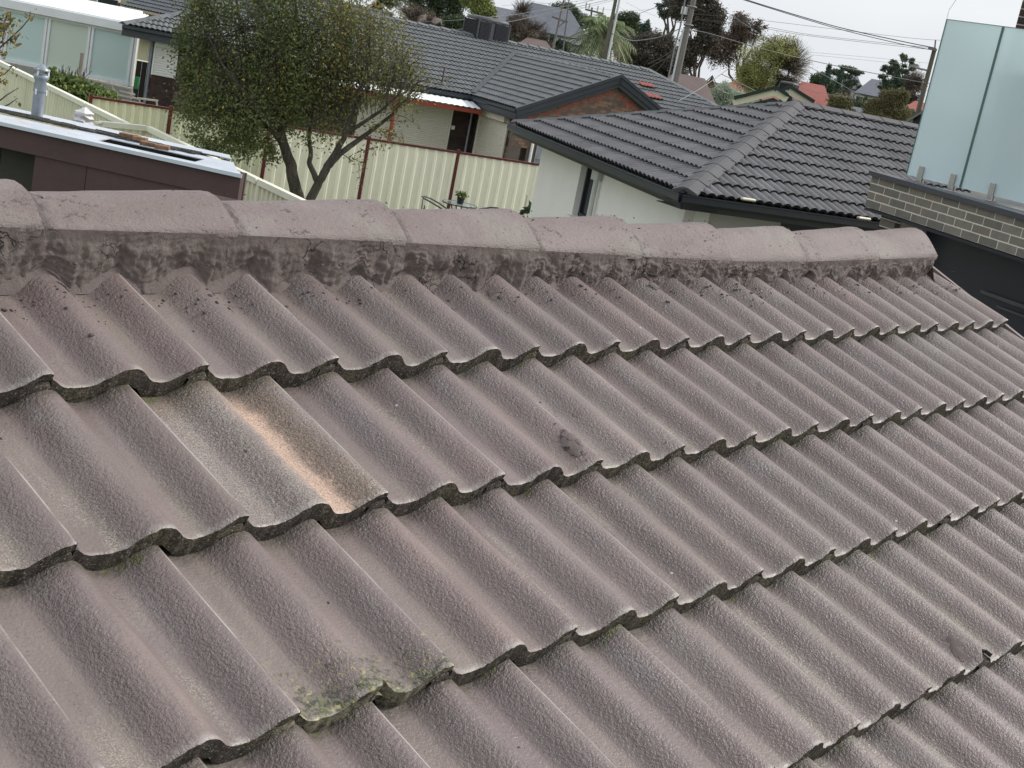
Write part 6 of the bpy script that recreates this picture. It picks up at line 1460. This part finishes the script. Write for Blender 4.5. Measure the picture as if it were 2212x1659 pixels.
wire('lower of the close pair of thin wires below it in the open sky', [(1500,42,60),(1646,61,60),(1760,79,61),(2010,107,62)], .010)
wire('pale upper wire faint against the right sky', [(1740,112,80),(1880,124,82),(2020,138,85)], .009, WL)
wire('pale lower wire faint against the right sky', [(1740,117,80),(1880,131,82),(1990,142,85)], .009, WL)
wire('grey cable from the stout pole over the yellow-green tree to the right', [(1470,68,58),(1518,69,58),(1652,107,58),(1810,143,60),(2008,181,62)], .020, WL)
wire('grey service cable rising from the brown roof to the crossing point in the tree', [(1466,218,50),(1510,193,52),(1555,162,54),(1600,128,55),(1628,98,56),(1655,70,57)], .022, WL)
wire('grey cable descending from the crossing point to the charcoal apex', [(1558,160,54),(1600,180,52),(1650,206,50),(1685,222,48)], .018, WL)
wire('short grey cable slanting down through the yellow-green tree', [(1560,20,60),(1641,73,58),(1690,105,56)], .014, WL)
wire('grey cable slanting down past the dark cypress', [(1740,140,60),(1770,156,58),(1844,198,54),(1866,210,54)], .014, WL)
wire('pale cable before the red tiled roof', [(1728,193,58),(1800,205,58),(1850,212,58)], .012, WL)
wire('heavy sagging cable between the leaning pole and the stout pole', [(1321,72,66),(1345,81,65),(1370,88,63),(1426,80,60),(1468,62,58)], .030, WL)
wire('cable from the leaning pole down to the left over the palm', [(1160,78,72),(1240,82,70),(1318,90,66)], .014)
wire('cable rising right from the palm to the top edge, upper one', [(1351,40,66),(1400,22,62),(1470,-6,60)], .014)
wire('thin line crossing the sky left of the stout pole', [(1250,20,90),(1340,-3,80),(1420,-22,75)], .012, WL)
wire('thin line low behind the stout pole crossing the casuarina, upper', [(1395,150,60),(1440,125,59),(1462,112,58)], .012, WL)
wire('thin line low behind the stout pole crossing the casuarina, middle', [(1400,138,60),(1440,118,59),(1466,98,58)], .012, WL)
wire('thin line low behind the stout pole crossing the casuarina, steep one', [(1408,165,60),(1440,128,59),(1464,100,58)], .012, WL)
wire('pale wire passing above the cooler, upper', [(895,49,60),(1007,42,60),(1080,35,62),(1143,27,64),(1240,10,66),(1320,-10,66)], .014, WL)
wire('pale wire passing above the cooler, lower', [(970,68,60),(1003,62,60),(1100,47,62),(1164,33,64),(1250,14,66),(1330,-4,66)], .014, WL)
for i, (x0, y0, x1, y1) in enumerate(((1085,12,1320,-4),(1140,2,1330,22),(1330,10,1400,50),(1350,4,1420,36),(1330,26,1460,12))):
    wire(('faint line in the bright sky above the brown bush', 'faint line sloping right above the round gum', 'faint line sloping steeply right of the leaning pole', 'faint line sloping gently right of the leaning pole', 'faint nearly level line between the two big poles')[i], [(x0,y0,95),((x0+x1)/2,(y0+y1)/2+2,95),(x1,y1,95)], .009, WL)
